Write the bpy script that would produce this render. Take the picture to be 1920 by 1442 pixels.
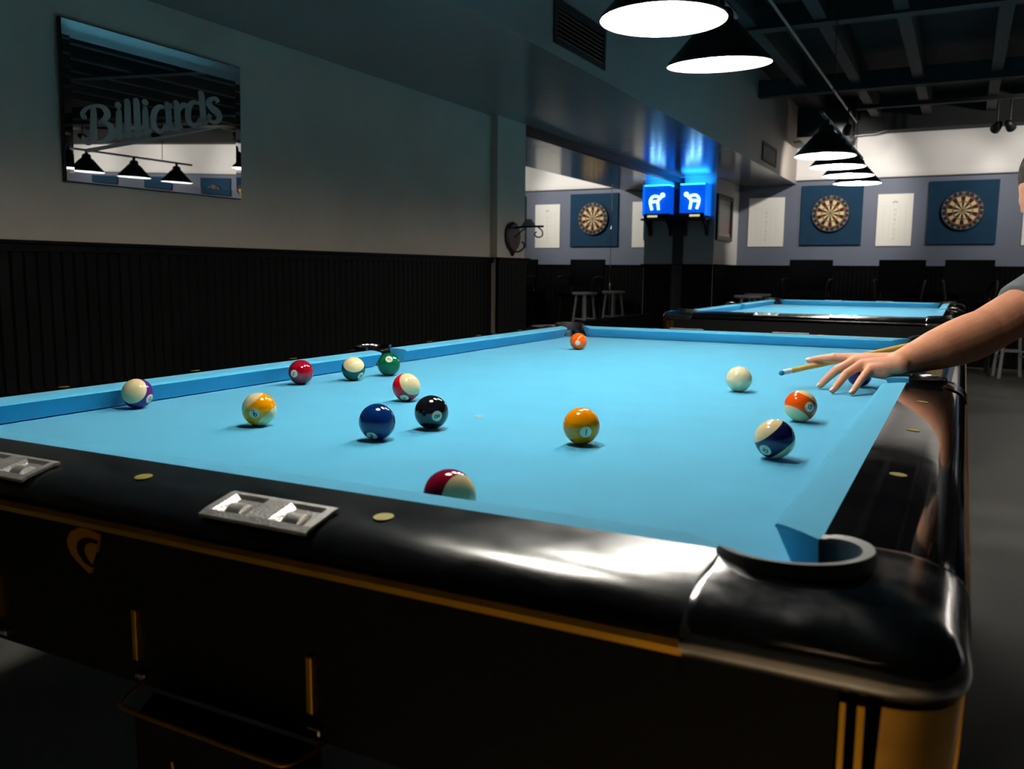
import bpy, bmesh, math, random
from math import sin, cos, pi, radians as rad
from mathutils import Vector as V, Matrix as M4
random.seed(7)
for o in list(bpy.data.objects): bpy.data.objects.remove(o)
SC = bpy.context.scene; COL = SC.collection
FLOOR = -0.79                      # cloth of the near table is z = 0, its right cushion nose x = 0, near nose y = 0

# ------------------------------------------------------------------ camera
CAMPOS = V((0.1405, -0.7314, 0.2651))
def cam_axes(yaw=0.47817, pitch=-0.13047, roll=0.0081927):
    f = V((-sin(yaw)*cos(pitch), cos(yaw)*cos(pitch), sin(pitch)))
    r = f.cross(V((0, 0, 1))).normalized(); u = r.cross(f)
    return cos(roll)*r + sin(roll)*u, -sin(roll)*r + cos(roll)*u, f
CR, CU, CF = cam_axes()
cd = bpy.data.cameras.new('camera'); cam = bpy.data.objects.new('camera', cd); COL.objects.link(cam)
m = M4((CR, CU, -CF)).transposed().to_4x4(); m.translation = CAMPOS; cam.matrix_world = m
cd.sensor_width = 36; cd.sensor_fit = 'HORIZONTAL'; cd.lens = 1621.1*36/1920; cd.clip_start = 0.02; cd.clip_end = 60
cd.dof.use_dof = True; cd.dof.focus_distance = 1.75; cd.dof.aperture_fstop = 8.0
SC.camera = cam
# ------------------------------------------------------------------ world, exposure
w = bpy.data.worlds.new('world'); SC.world = w; w.use_nodes = True
w.node_tree.nodes['Background'].inputs[0].default_value = (0.55, 0.8, 1, 1); w.node_tree.nodes['Background'].inputs[1].default_value = 0.0
SC.view_settings.view_transform = 'Standard'; SC.view_settings.look = 'None'
SC.view_settings.gamma = 1; SC.view_settings.exposure = 0.0; SC.view_settings.use_curve_mapping = False
BULB = 185.0          # radiance of each billiard lamp bulb
SPOT = 72.0           # watts of each track spot
def spot_light(name, loc, target, watts, cone, color=(1, .95, .88), blend=.6, parent=None):
    l = bpy.data.lights.new(name, 'SPOT'); l.energy = watts; l.spot_size = rad(cone); l.spot_blend = blend; l.color = color; l.shadow_soft_size = .03
    o = bpy.data.objects.new(name, l); COL.objects.link(o); o.location = loc
    o.rotation_euler = (V(target)-V(loc)).to_track_quat('-Z', 'Y').to_euler()
    return o

# ------------------------------------------------------------------ materials
def mat(name, col, rough=.5, metal=0., noise=0., nscale=8., bump=0., bscale=60., emit=None, estr=0., coat=0., spec=.5, sheen=0., stretch=None, rnoise=0., sss=0.):
    mt = bpy.data.materials.new(name); mt.use_nodes = True; nt = mt.node_tree; b = nt.nodes['Principled BSDF']
    b.inputs['Base Color'].default_value = (*col, 1); b.inputs['Roughness'].default_value = rough; b.inputs['Metallic'].default_value = metal
    b.inputs['Specular IOR Level'].default_value = spec; b.inputs['Coat Weight'].default_value = coat; b.inputs['Coat Roughness'].default_value = .05
    if sheen: b.inputs['Sheen Weight'].default_value = sheen; b.inputs['Sheen Roughness'].default_value = .5
    if sss: b.inputs['Subsurface Weight'].default_value = sss; b.inputs['Subsurface Radius'].default_value = (.02, .008, .004); b.inputs['Subsurface Scale'].default_value = .4
    if emit: b.inputs['Emission Color'].default_value = (*emit, 1); b.inputs['Emission Strength'].default_value = estr
    tc = nt.nodes.new('ShaderNodeTexCoord'); mp = nt.nodes.new('ShaderNodeMapping'); nt.links.new(tc.outputs['Object'], mp.inputs[0])
    if stretch: mp.inputs['Scale'].default_value = stretch
    n = nt.nodes.new('ShaderNodeTexNoise'); n.inputs['Scale'].default_value = nscale; n.inputs['Detail'].default_value = 5; nt.links.new(mp.outputs[0], n.inputs[0])
    if noise:
        mr = nt.nodes.new('ShaderNodeMapRange'); mr.inputs[1].default_value = .3; mr.inputs[2].default_value = .7; mr.inputs[3].default_value = 1-noise; mr.inputs[4].default_value = 1+noise
        nt.links.new(n.outputs[0], mr.inputs[0])
        mx = nt.nodes.new('ShaderNodeVectorMath'); mx.operation = 'SCALE'; mx.inputs[0].default_value = col; nt.links.new(mr.outputs[0], mx.inputs['Scale']); nt.links.new(mx.outputs[0], b.inputs['Base Color'])
    if rnoise:
        mr = nt.nodes.new('ShaderNodeMapRange'); mr.inputs[1].default_value = .3; mr.inputs[2].default_value = .7; mr.inputs[3].default_value = max(0, rough-rnoise); mr.inputs[4].default_value = rough+rnoise
        nt.links.new(n.outputs[0], mr.inputs[0]); nt.links.new(mr.outputs[0], b.inputs['Roughness'])
    if bump:
        n2 = nt.nodes.new('ShaderNodeTexNoise'); n2.inputs['Scale'].default_value = bscale; n2.inputs['Detail'].default_value = 3; nt.links.new(mp.outputs[0], n2.inputs[0])
        bp = nt.nodes.new('ShaderNodeBump'); bp.inputs['Strength'].default_value = bump; bp.inputs['Distance'].default_value = .002
        nt.links.new(n2.outputs[0], bp.inputs['Height']); nt.links.new(bp.outputs[0], b.inputs['Normal'])
    return mt
MT = dict(
 cloth=mat('blue_cloth', (.060, .41, .65), .9, noise=.04, nscale=9, bump=.35, bscale=900, spec=.2, sheen=.3),
 laminate=mat('black_laminate', (.004, .004, .005), .055, bump=.015, bscale=25, rnoise=.02, nscale=14, spec=.5),
 apron=mat('black_apron', (.006, .006, .006), .55, spec=.3),
 nickel=mat('dark_nickel', (.46, .44, .44), .15, 1., noise=.35, nscale=18, rnoise=.09),
 brass=mat('brushed_brass', (.72, .38, .07), .36, 1., noise=.15, nscale=30),
 gold=mat('gold_anodised_trim', (.92, .48, .04), .30, .9, noise=.1, nscale=20),
 inlay=mat('gold_inlay', (.25, .20, .03), .5, .2),
 silver=mat('cast_silver', (.75, .72, .68), .35, .7, bump=.4, bscale=300, noise=.2, nscale=60),
 laminate_worn=mat('worn_black_laminate', (.006, .006, .007), .21, bump=.05, bscale=40, rnoise=.05, nscale=20, spec=.5),
 emblem=mat('gold_emblem', (.75, .33, .02), .4, .35),
 dnickel=mat('smoked_nickel', (.14, .135, .14), .2, 1., rnoise=.05),
 rubber=mat('black_rubber', (.012, .012, .012), .5),
 lip=mat('worn_grey_lip', (.52, .47, .42), .45, noise=.45, nscale=45, bump=.5, bscale=150),
 ivory=mat('ivory', (.80, .70, .42), .1),
 wall=mat('warm_grey_plaster', (.66, .54, .44), .65, noise=.06, nscale=3, bump=.15, bscale=200),
 walldark=mat('grey_plaster', (.40, .42, .41), .6, noise=.05, nscale=3),
 wallblue=mat('slate_blue_paint', (.135, .15, .205), .6, noise=.04, nscale=3),
 white=mat('white_paint', (.76, .72, .69), .6, noise=.03, nscale=3),
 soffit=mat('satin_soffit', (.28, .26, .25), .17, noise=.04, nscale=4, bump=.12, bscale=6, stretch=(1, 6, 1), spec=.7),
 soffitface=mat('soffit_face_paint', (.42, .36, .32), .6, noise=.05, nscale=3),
 ceil=mat('black_ceiling', (.009, .0095, .010), .85),
 joist=mat('charcoal_joist', (.017, .016, .0155), .7, noise=.3, nscale=6),
 wains=mat('black_beadboard', (.0009, .0006, .0007), .6, spec=.1),
 floor=mat('sealed_concrete', (.13, .125, .11), .42, noise=.35, nscale=1.6, rnoise=.1),
 black=mat('black_paint', (.008, .008, .009), .4),
 vinyl=mat('black_vinyl', (.0015, .002, .003), .7, spec=.06),
 shade=mat('black_green_enamel', (.020, .022, .016), .3, spec=.6),
 lining=mat('white_enamel', (.9, .9, .86), .5),
 bulb=mat('lamp_glow', (1, 1, 1), .5, emit=(1, .96, .88), estr=BULB),
 chrome=mat('chrome', (.8, .8, .82), .12, 1.),
 steel=mat('dull_steel_pipe', (.22, .22, .22), .45, .8),
 mirror=mat('mirror_silver', (.86, .88, .88), 0., 1.),
 frost=mat('frosted_etch', (.52, .46, .40), .75),
 navy=mat('navy_felt', (.001, .032, .075), .9, noise=.1, nscale=10),
 board=mat('white_board', (.80, .77, .70), .5),
 faint=mat('faded_print', (.55, .55, .50), .6),
 wood=mat('grey_painted_wood', (.36, .35, .33), .5, noise=.15, nscale=12),
 redwood=mat('dark_red_wood', (.035, .008, .005), .4, noise=.3, nscale=10, stretch=(1, 1, .2)),
 iron=mat('black_iron', (.02, .016, .014), .5, .4),
 milk=mat('milk_glass', (.22, .24, .20), .3),
 skin=mat('skin', (.66, .30, .18), .5, noise=.10, nscale=22, bump=.35, bscale=160, sss=.25, spec=.4),
 nail=mat('nail', (.76, .42, .34), .35),
 hair=mat('short_brown_hair', (.022, .012, .007), .8, noise=.4, nscale=90, bump=.8, bscale=300),
 shirt=mat('grey_tshirt', (.10, .11, .12), .9, noise=.08, nscale=30),
 denim=mat('dark_denim', (.012, .018, .035), .9, noise=.2, nscale=40),
 shoe=mat('dark_shoe', (.015, .015, .015), .6),
 maple=mat('maple_shaft', (.78, .47, .09), .3, noise=.12, nscale=20, stretch=(1, 1, .08), coat=.4),
 ferrule=mat('white_ferrule', (.82, .82, .80), .3), chalk=mat('blue_chalked_tip', (.02, .16, .28), .9),
 neonw=mat('neon_white', (1, 1, 1), .5, emit=(.22, .62, 1), estr=7.),
 neonb=mat('blue_lit_panel', (.01, .05, .3), .3, emit=(.0, .09, .75), estr=.95),
 neonbb=mat('blue_lit_side', (.01, .05, .3), .3, emit=(.0, .17, .95), estr=1.0),
 neonadded=mat('added_blue_glow', (.01, .05, .3), .3, emit=(.01, .25, 1.), estr=16.),  # added glow above the sign, brightens the soffit
 lens=mat('lit_lens', (1, 1, 1), .5, emit=(1, .95, .85), estr=6.),
 amber=mat('amber_label_light', (.8, .7, .3), .5, emit=(1, .85, .4), estr=.8),
 digit=mat('black_ink', (.012, .014, .012), .4),
)
BALLCOL = {1: (.95, .27, .0), 2: (.002, .018, .10), 4: (.03, .008, .12), 5: (.95, .10, .005), 6: (.001, .095, .035), 7: (.25, .002, .012), 8: (.006, .006, .008)}
def ball_mat(n):
    mt = bpy.data.materials.new('ball_resin_%d' % n); mt.use_nodes = True; nt = mt.node_tree; b = nt.nodes['Principled BSDF']
    b.inputs['Roughness'].default_value = .07; b.inputs['Coat Weight'].default_value = 0; b.inputs['Coat Roughness'].default_value = .05
    iv = (.86, .68, .36, 1)
    if n == 0: b.inputs['Base Color'].default_value = (.86, .72, .42, 1); return mt
    if n == 15: c = (.24, .003, .02)
    elif n == 14: c = (.001, .065, .05)
    elif n == 13: c = (.92, .09, .004)
    elif n == 12: c = (.06, .008, .16)
    elif n == 11: c = (.62, .004, .012)
    elif n == 10: c = (.008, .010, .055)
    elif n == 9: c = (.95, .31, .0)
    else: c = BALLCOL[n]
    tc = nt.nodes.new('ShaderNodeTexCoord'); sx = nt.nodes.new('ShaderNodeSeparateXYZ'); nt.links.new(tc.outputs['Object'], sx.inputs[0])
    def ab(out, thr, soft):
        a = nt.nodes.new('ShaderNodeMath'); a.operation = 'ABSOLUTE'; nt.links.new(out, a.inputs[0])
        r = nt.nodes.new('ShaderNodeMapRange'); r.inputs[1].default_value = thr-soft; r.inputs[2].default_value = thr+soft; nt.links.new(a.outputs[0], r.inputs[0]); return r.outputs[0]
    R = .028575
    mix = nt.nodes.new('ShaderNodeMix'); mix.data_type = 'RGBA'; mix.inputs[6].default_value = (*c, 1); mix.inputs[7].default_value = iv
    if n > 8: nt.links.new(ab(sx.outputs[2], .5*R, .0002), mix.inputs[0])
    else: mix.inputs[0].default_value = 0
    m2 = nt.nodes.new('ShaderNodeMix'); m2.data_type = 'RGBA'; nt.links.new(mix.outputs[2], m2.inputs[6]); m2.inputs[7].default_value = (.84, .72, .50, 1)
    nt.links.new(ab(sx.outputs[0], .949*R, .0001), m2.inputs[0]); nt.links.new(m2.outputs[2], b.inputs['Base Color'])
    return mt

# ------------------------------------------------------------------ mesh helpers
def finish(name, bm, mt, parent=None, smooth=None, loc=None):
    me = bpy.data.meshes.new(name); bmesh.ops.recalc_face_normals(bm, faces=bm.faces); bm.to_mesh(me); bm.free()
    for k in (mt if isinstance(mt, (list, tuple)) else [mt]): me.materials.append(MT[k] if isinstance(k, str) else k)
    if smooth is not None: me.shade_smooth() if smooth == 180 else me.set_sharp_from_angle(angle=rad(smooth))
    if smooth is not None and smooth != 180:
        for p in me.polygons: p.use_smooth = True
    o = bpy.data.objects.new(name, me); COL.objects.link(o)
    if parent: o.parent = parent
    if loc: o.location = loc
    return o
def root(name, label, cat, loc=(0, 0, 0), rotz=0, group=None):
    o = bpy.data.objects.new(name, None); COL.objects.link(o); o.location = loc; o.rotation_euler = (0, 0, rotz); o.empty_display_size = .05
    return tag(o, label, cat, group)
def tag(o, label=None, cat=None, group=None, kind=None):
    if label: o['label'] = label
    if cat: o['category'] = cat
    if group: o['group'] = group
    if kind: o['kind'] = kind
    return o
def struct(name, bm, mt, label=None, parent=None, smooth=None):
    o = finish(name, bm, mt, parent, smooth)
    if not parent: o['kind'] = 'structure'
    if label: o['label'] = label
    return o
def copy_tree(o, parent=None):
    c = o.copy(); COL.objects.link(c); c.parent = parent
    for ch in list(o.children): copy_tree(ch, c)
    return c
def BM(): return bmesh.new()
def box(bm, x0, x1, y0, y1, z0, z1, bev=0, mi=0, seg=2):
    vs = [bm.verts.new((x, y, z)) for z in (z0, z1) for y in (y0, y1) for x in (x0, x1)]
    fs = [bm.faces.new([vs[i] for i in q]) for q in ((0, 2, 3, 1), (4, 5, 7, 6), (0, 1, 5, 4), (1, 3, 7, 5), (3, 2, 6, 7), (2, 0, 4, 6))]
    for f in fs: f.material_index = mi
    if bev:
        es = list({e for f in fs for e in f.edges})
        r = bmesh.ops.bevel(bm, geom=es, offset=bev, segments=seg, affect='EDGES', profile=.5)
        for f in r['faces']: f.material_index = mi
    return bm
def loft(bm, rings, closed=True, caps=True, mi=0):
    L = [[bm.verts.new(p) for p in r] for r in rings]; n = len(L[0])
    for a, b in zip(L, L[1:]):
        for i in range(n if closed else n-1):
            j = (i+1) % n
            try: bm.faces.new((a[i], a[j], b[j], b[i])).material_index = mi
            except ValueError: pass
    if caps and closed:
        for r in (L[0], L[-1]):
            try: bm.faces.new(r).material_index = mi
            except ValueError: pass
    return L
def lathe(bm, prof, n=40, c=(0, 0, 0), caps=True, mi=0, a0=0, a1=None):
    rings = []
    for r, z in prof: rings.append([(c[0]+r*cos(2*pi*i/n), c[1]+r*sin(2*pi*i/n), c[2]+z) for i in range(n)])
    loft(bm, rings, True, caps, mi); return bm
def tube(bm, pts, rad_, n=10, caps=True, mi=0, flat=None):
    pts = [V(p) for p in pts]; rs = rad_ if isinstance(rad_, (list, tuple)) else [rad_]*len(pts)
    rings = []; ref = None
    for i, p in enumerate(pts):
        d = (pts[min(i+1, len(pts)-1)]-pts[max(i-1, 0)]).normalized()
        if ref is None: ref = d.orthogonal().normalized()
        ref = (ref-d*ref.dot(d)).normalized(); b = d.cross(ref)
        rings.append([p+rs[i]*(cos(2*pi*k/n)*ref+sin(2*pi*k/n)*b) for k in range(n)])
    loft(bm, rings, True, caps, mi); return bm
def smooth_path(pts, k=6):
    P = [V(p) for p in pts]; P = [P[0]*2-P[1]]+P+[P[-1]*2-P[-2]]; out = []
    for i in range(1, len(P)-2):
        for j in range(k):
            t = j/k; a, b, c, d = P[i-1], P[i], P[i+1], P[i+2]
            out.append(.5*((2*b)+(c-a)*t+(2*a-5*b+4*c-d)*t*t+(3*b-a-3*c+d)*t**3))
    out.append(P[-2]); return out
def prism(bm, poly, axis_from, axis_to, fn, mi=0):
    """poly of (u,v) swept between two stations; fn(u,v,s)->xyz"""
    loft(bm, [[fn(u, v, s) for u, v in poly] for s in (axis_from, axis_to)], True, True, mi); return bm
def ribbon(bm, pts, widths, fn, th=0.0, mi=0):
    """flat lettering stroke in a 2-D plane, fn(u,v)->xyz; widths per point (isotropic)"""
    P = smooth_path([(a, b, w) for (a, b), w in zip(pts, widths)], 5) if len(pts) > 2 else [V((a, b, w)) for (a, b), w in zip(pts, widths)]
    prev = None
    for i, p in enumerate(P):
        q, r = P[max(i-1, 0)], P[min(i+1, len(P)-1)]
        d = V((r.x-q.x, r.y-q.y)); d = d.normalized() if d.length else V((1, 0)); n = V((-d.y, d.x))*max(p.z, .0001)/2
        a = bm.verts.new(fn(p.x+n.x, p.y+n.y)); b = bm.verts.new(fn(p.x-n.x, p.y-n.y))
        if prev: bm.faces.new((prev[0], prev[1], b, a)).material_index = mi
        prev = (a, b)
DIG = {  # strokes in a box 0..0.6 x 0..1
 '0': [[(.3, 1), (.06, .78), (.04, .5), (.06, .22), (.3, 0), (.54, .22), (.56, .5), (.54, .78), (.3, 1)]],
 '1': [[(.3, 1), (.3, 0)]],
 '2': [[(.06, .76), (.14, .95), (.34, 1), (.54, .85), (.5, .6), (.26, .32), (.05, .02)], [(.05, .04), (.57, .04)]],
 '3': [[(.06, .94), (.54, .94)], [(.54, .92), (.28, .6)], [(.28, .6), (.5, .52), (.56, .3), (.44, .06), (.22, .0), (.04, .14)]],
 '4': [[(.42, 0), (.42, 1)], [(.42, .98), (.03, .3)], [(.03, .3), (.6, .3)]],
 '5': [[(.52, .95), (.14, .95)], [(.14, .95), (.1, .55)], [(.1, .55), (.3, .64), (.52, .5), (.54, .25), (.4, .04), (.2, 0), (.04, .12)]],
 '6': [[(.48, .97), (.22, .8), (.07, .5), (.06, .25), (.2, .02), (.42, .03), (.55, .25), (.48, .48), (.28, .56), (.1, .42)]],
 '7': [[(.04, .95), (.56, .95)], [(.56, .95), (.36, .5), (.22, 0)]],
 '8': [[(.3, .54), (.1, .7), (.14, .93), (.3, 1), (.46, .93), (.5, .7), (.3, .54), (.06, .36), (.06, .14), (.3, 0), (.54, .14), (.54, .36), (.3, .54)]],
 '9': [[(.12, .03), (.38, .2), (.53, .5), (.54, .75), (.4, .98), (.18, .97), (.05, .75), (.12, .52), (.32, .44), (.5, .58)]],
 'B': [[(.08, 0), (.08, 1)], [(.08, .97), (.4, .95), (.48, .75), (.38, .54), (.08, .52)], [(.08, .52), (.45, .48), (.56, .26), (.42, .04), (.08, .03)]]}
def text_strokes(s, w=.16):
    out = []; x = 0
    for ch in s:
        adv = .42 if ch == '1' else .74
        off = -.1 if ch == '1' else 0
        for st in DIG[ch]: out.append(([(x+off+a, b) for a, b in st], w))
        x += adv
    W = x-.14
    return [([(a-W/2, b-.5) for a, b in st], w_) for st, w_ in out], W

# ================================================================== THE ROOM
XL, XM, YN, XP, YD = -2.90, -2.885, 9.34, -2.466, 10.5      # left wall, mirror plane, sign wall, picture wall, dartboard wall
ZW, ZS, ZC = .362, 1.35, 2.25                             # wainscot top, soffit underside, ceiling deck
XS, XR, YB = -1.77, 11.0, -6.5                             # soffit face, right wall, back wall
struct('floor', box(BM(), XL-.3, XR+.2, YB-.2, YD+.3, FLOOR-.1, FLOOR), 'floor', 'grey brown sealed concrete floor')
struct('ceiling', box(BM(), XL-.3, XR+.2, YB-.2, YD+.3, ZC, ZC+.1), 'ceil', 'black painted open ceiling')
struct('wall_left', box(BM(), XL-.3, XL, YB-.2, YD+.3, FLOOR, ZC), 'wall', 'dim grey plaster wall on the left')
struct('wall_back', box(BM(), XL-.3, XR+.2, YB-.2, YB, FLOOR, ZC), 'walldark')
struct('wall_right', box(BM(), XR, XR+.2, YB-.2, YD+.3, FLOOR, ZC), 'walldark')
bm = BM(); box(bm, XL-.1, XR+.2, YD, YD+.3, FLOOR, ZC)
struct('wall_far', bm, 'wallblue', 'slate blue painted far wall behind the dartboards')
# upper white panel of the far wall, standing 4 cm proud with a rolled lower edge
prof = [(0, 1.385), (-.035, 1.385), (-.05, 1.39), (-.055, 1.40), (-.05, 1.412), (-.035, 1.43), (-.03, 1.46), (-.03, ZC), (0, ZC)]
bm = BM(); prism(bm, prof, XS, XR, lambda u, v, s: (s, YD+u, v)); struct('trim_1', bm, 'white', 'white upper band of the far wall with a rounded lower edge', smooth=40)
# pillar in front of the left wall
struct('wall_pillar', box(BM(), XL, XL+.055, 4.78, 5.22, FLOOR, ZS), 'wall', 'plaster pillar beside the wall mirror')
# block that closes the mirror wall: sign wall and picture wall
struct('wall_block', box(BM(), XL-.1, XP, YN, YD, FLOOR, ZS+.05), 'walldark', 'grey wall block with the lit sign, turning towards the dartboards')
struct('wall_return', box(BM(), XP, XP+.004, YN, YD, FLOOR, ZS+.02), 'white')
# soffit along the left
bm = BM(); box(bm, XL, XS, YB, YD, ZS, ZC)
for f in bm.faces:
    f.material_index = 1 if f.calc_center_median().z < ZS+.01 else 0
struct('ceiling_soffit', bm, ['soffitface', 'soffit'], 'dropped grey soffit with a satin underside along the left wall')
# wainscot: beadboard with cap rail
def wainscot(name, p0, p1, nrm, z0=FLOOR):
    bm = BM(); p0 = V((*p0, 0)); p1 = V((*p1, 0)); L = (p1-p0).length; d = (p1-p0).normalized(); n = V((*nrm, 0))
    pitch = .05; k = int(L/pitch); pr = []
    for i in range(k+1):
        s = min(i*pitch, L)
        pr += [(s, .018), (min(s+.006, L), .012), (min(s+.012, L), .018)] if s < L-.013 else [(s, .018)]
    ring = [p0+d*s+n*t for s, t in pr]
    ring2 = ring+[p1, p0]
    loft(bm, [[v+V((0, 0, z)) for v in ring2] for z in (z0, ZW-.04)])
    def capb(z0_, z1_, t):
        loft(bm, [[v+V((0, 0, z)) for v in (p0, p1, p1+n*t, p0+n*t)] for z in (z0_, z1_)])
    capb(ZW-.04, ZW-.012, .026); capb(ZW-.012, ZW, .04); capb(z0, z0+.12, .024)
    return struct(name, bm, 'wains', 'black beadboard wainscot')
wainscot('trim_2', (XL, YB), (XL, 4.78), (1, 0))
wainscot('trim_3', (XL+.055, 4.76), (XL+.055, 5.24), (1, 0))
wainscot('trim_4', (XL, YN), (XP, YN), (0, -1))
wainscot('trim_5', (XP+.004, YN), (XP+.004, YD), (1, 0))
wainscot('trim_6', (XP, YD), (XR, YD), (0, -1))
struct('trim_7', box(BM(), XL, XL+.04, 5.22, YN, FLOOR, -.175), 'wains', 'black base below the wall mirrors')
struct('trim_8', box(BM(), XL, XL+.05, 5.22, YN, 1.292, ZS), 'black', 'black head trim above the wall mirrors')
struct('trim_9', box(BM(), XL, XL+.075, YN-.035, YN, FLOOR, ZS), 'black', 'black corner post between mirror and sign wall')
for k, (y0, y1) in enumerate(((5.225, 7.13), (7.14, YN-.04))):
    o = finish('wall_mirror', box(BM(), XL+.002, XM, y0, y1, -.175, 1.292, .003), 'mirror')
    tag(o, ['frameless wall mirror panel beside the plaster pillar', 'frameless wall mirror panel nearer the lit blue sign'][k], 'mirror', 'wall mirror panels')
# joists, beams and pipes under the ceiling
for k, x in enumerate((-1.35, -.87, -.35, .27, .85, 1.5, 2.15, 2.8, 3.45, 4.1, 4.75)):
    o = finish('ceiling_joist', box(BM(), x-.045, x+.045, YB, YD-.2, 2.02, ZC), 'joist')
    tag(o, 'charcoal ceiling joist running away from the camera, number %s from the soffit' % ['one', 'two', 'three', 'four', 'five', 'six', 'seven', 'eight', 'nine', 'ten', 'eleven'][k], 'beam', 'ceiling joists', 'structure')
for k, (y, z) in enumerate(((3.3, 1.99), (5.9, 2.0), (8.2, 1.97))):
    o = finish('ceiling_beam', box(BM(), XS, XR, y-.06, y+.06, z, z+.16), 'joist' if k == 1 else 'ceil')
    tag(o, ['black cross beam nearest the camera', 'charcoal cross beam above the far table', 'black cross beam near the far wall'][k], 'beam', 'ceiling cross beams', 'structure')
tag(finish('ceiling_beam', box(BM(), XS+.3, XR, YD-.32, YD-.06, 1.885, ZC), 'ceil'), 'deep black beam along the top of the white far wall', 'beam', 'ceiling cross beams', 'structure')
bm = BM(); tube(bm, [(-1.05, YB+.1, 1.95), (-1.05, 9.9, 1.95)], .011, 10)
for y in (1., 3.5, 6., 8.5): tube(bm, [(-1.05, y, 1.95), (-1.05, y, 2.25)], .004, 6)
tag(finish('conduit_pipe', bm, 'steel', smooth=60), 'thin steel conduit running the length of the black ceiling', 'pipe')
bm = BM(); tube(bm, smooth_path([(-1.92, 10.2, 1.81), (-1.5, 10.2, 1.82), (-1.0, 10.2, 1.85), (-.85, 10.2, 1.86), (-.6, 10.2, 1.95)], 4), .012, 8)
tube(bm, smooth_path([(-1.62, 10.2, 1.82), (-1.56, 10.2, 1.77), (-1.5, 10.2, 1.76), (-1.42, 10.2, 1.80)], 4), .005, 6)
tag(finish('bent_pipe', bm, 'steel', smooth=60), 'bent dark pipe with a loop of cable in front of white wall', 'pipe')
tag(finish('air_duct', box(BM(), -1.60, -1.08, 9.35, 9.9, 1.74, 2.06, .01), 'black'), 'black boxed air duct hanging above the lamp row', 'duct')
def vent(y0, y1, z0, z1, label):
    t = root('air_vent', label, 'vent', (XS, (y0+y1)/2, z0), group='vents in the soffit face')
    h = z1-z0; w_ = (y1-y0)/2; bm = BM()
    for a in ((-w_, -w_+.03, 0, h), (w_-.03, w_, 0, h), (-w_+.03, w_-.03, 0, .03), (-w_+.03, w_-.03, h-.03, h)): box(bm, 0, .012, a[0], a[1], a[2], a[3])
    finish('frame', bm, 'joist', t); bm = BM(); n = 7
    for i in range(n):
        z = .035+(h-.07)*(i+.5)/n; loft(bm, [[(0, y, z-.006), (.009, y, z-.014), (.010, y, z-.011), (.002, y, z+.004)] for y in (-w_+.03, w_-.03)])
    finish('louvre', bm, 'black', t); finish('backing', box(BM(), .0005, .001, -w_+.03, w_-.03, .03, h-.03), 'black', t)
vent(3.37, 4.06, 1.405, 1.625, 'large dark air vent high on the soffit near the lamps')
vent(8.42, 9.14, 1.405, 1.595, 'small dark air vent on the soffit near the white wall')

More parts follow.
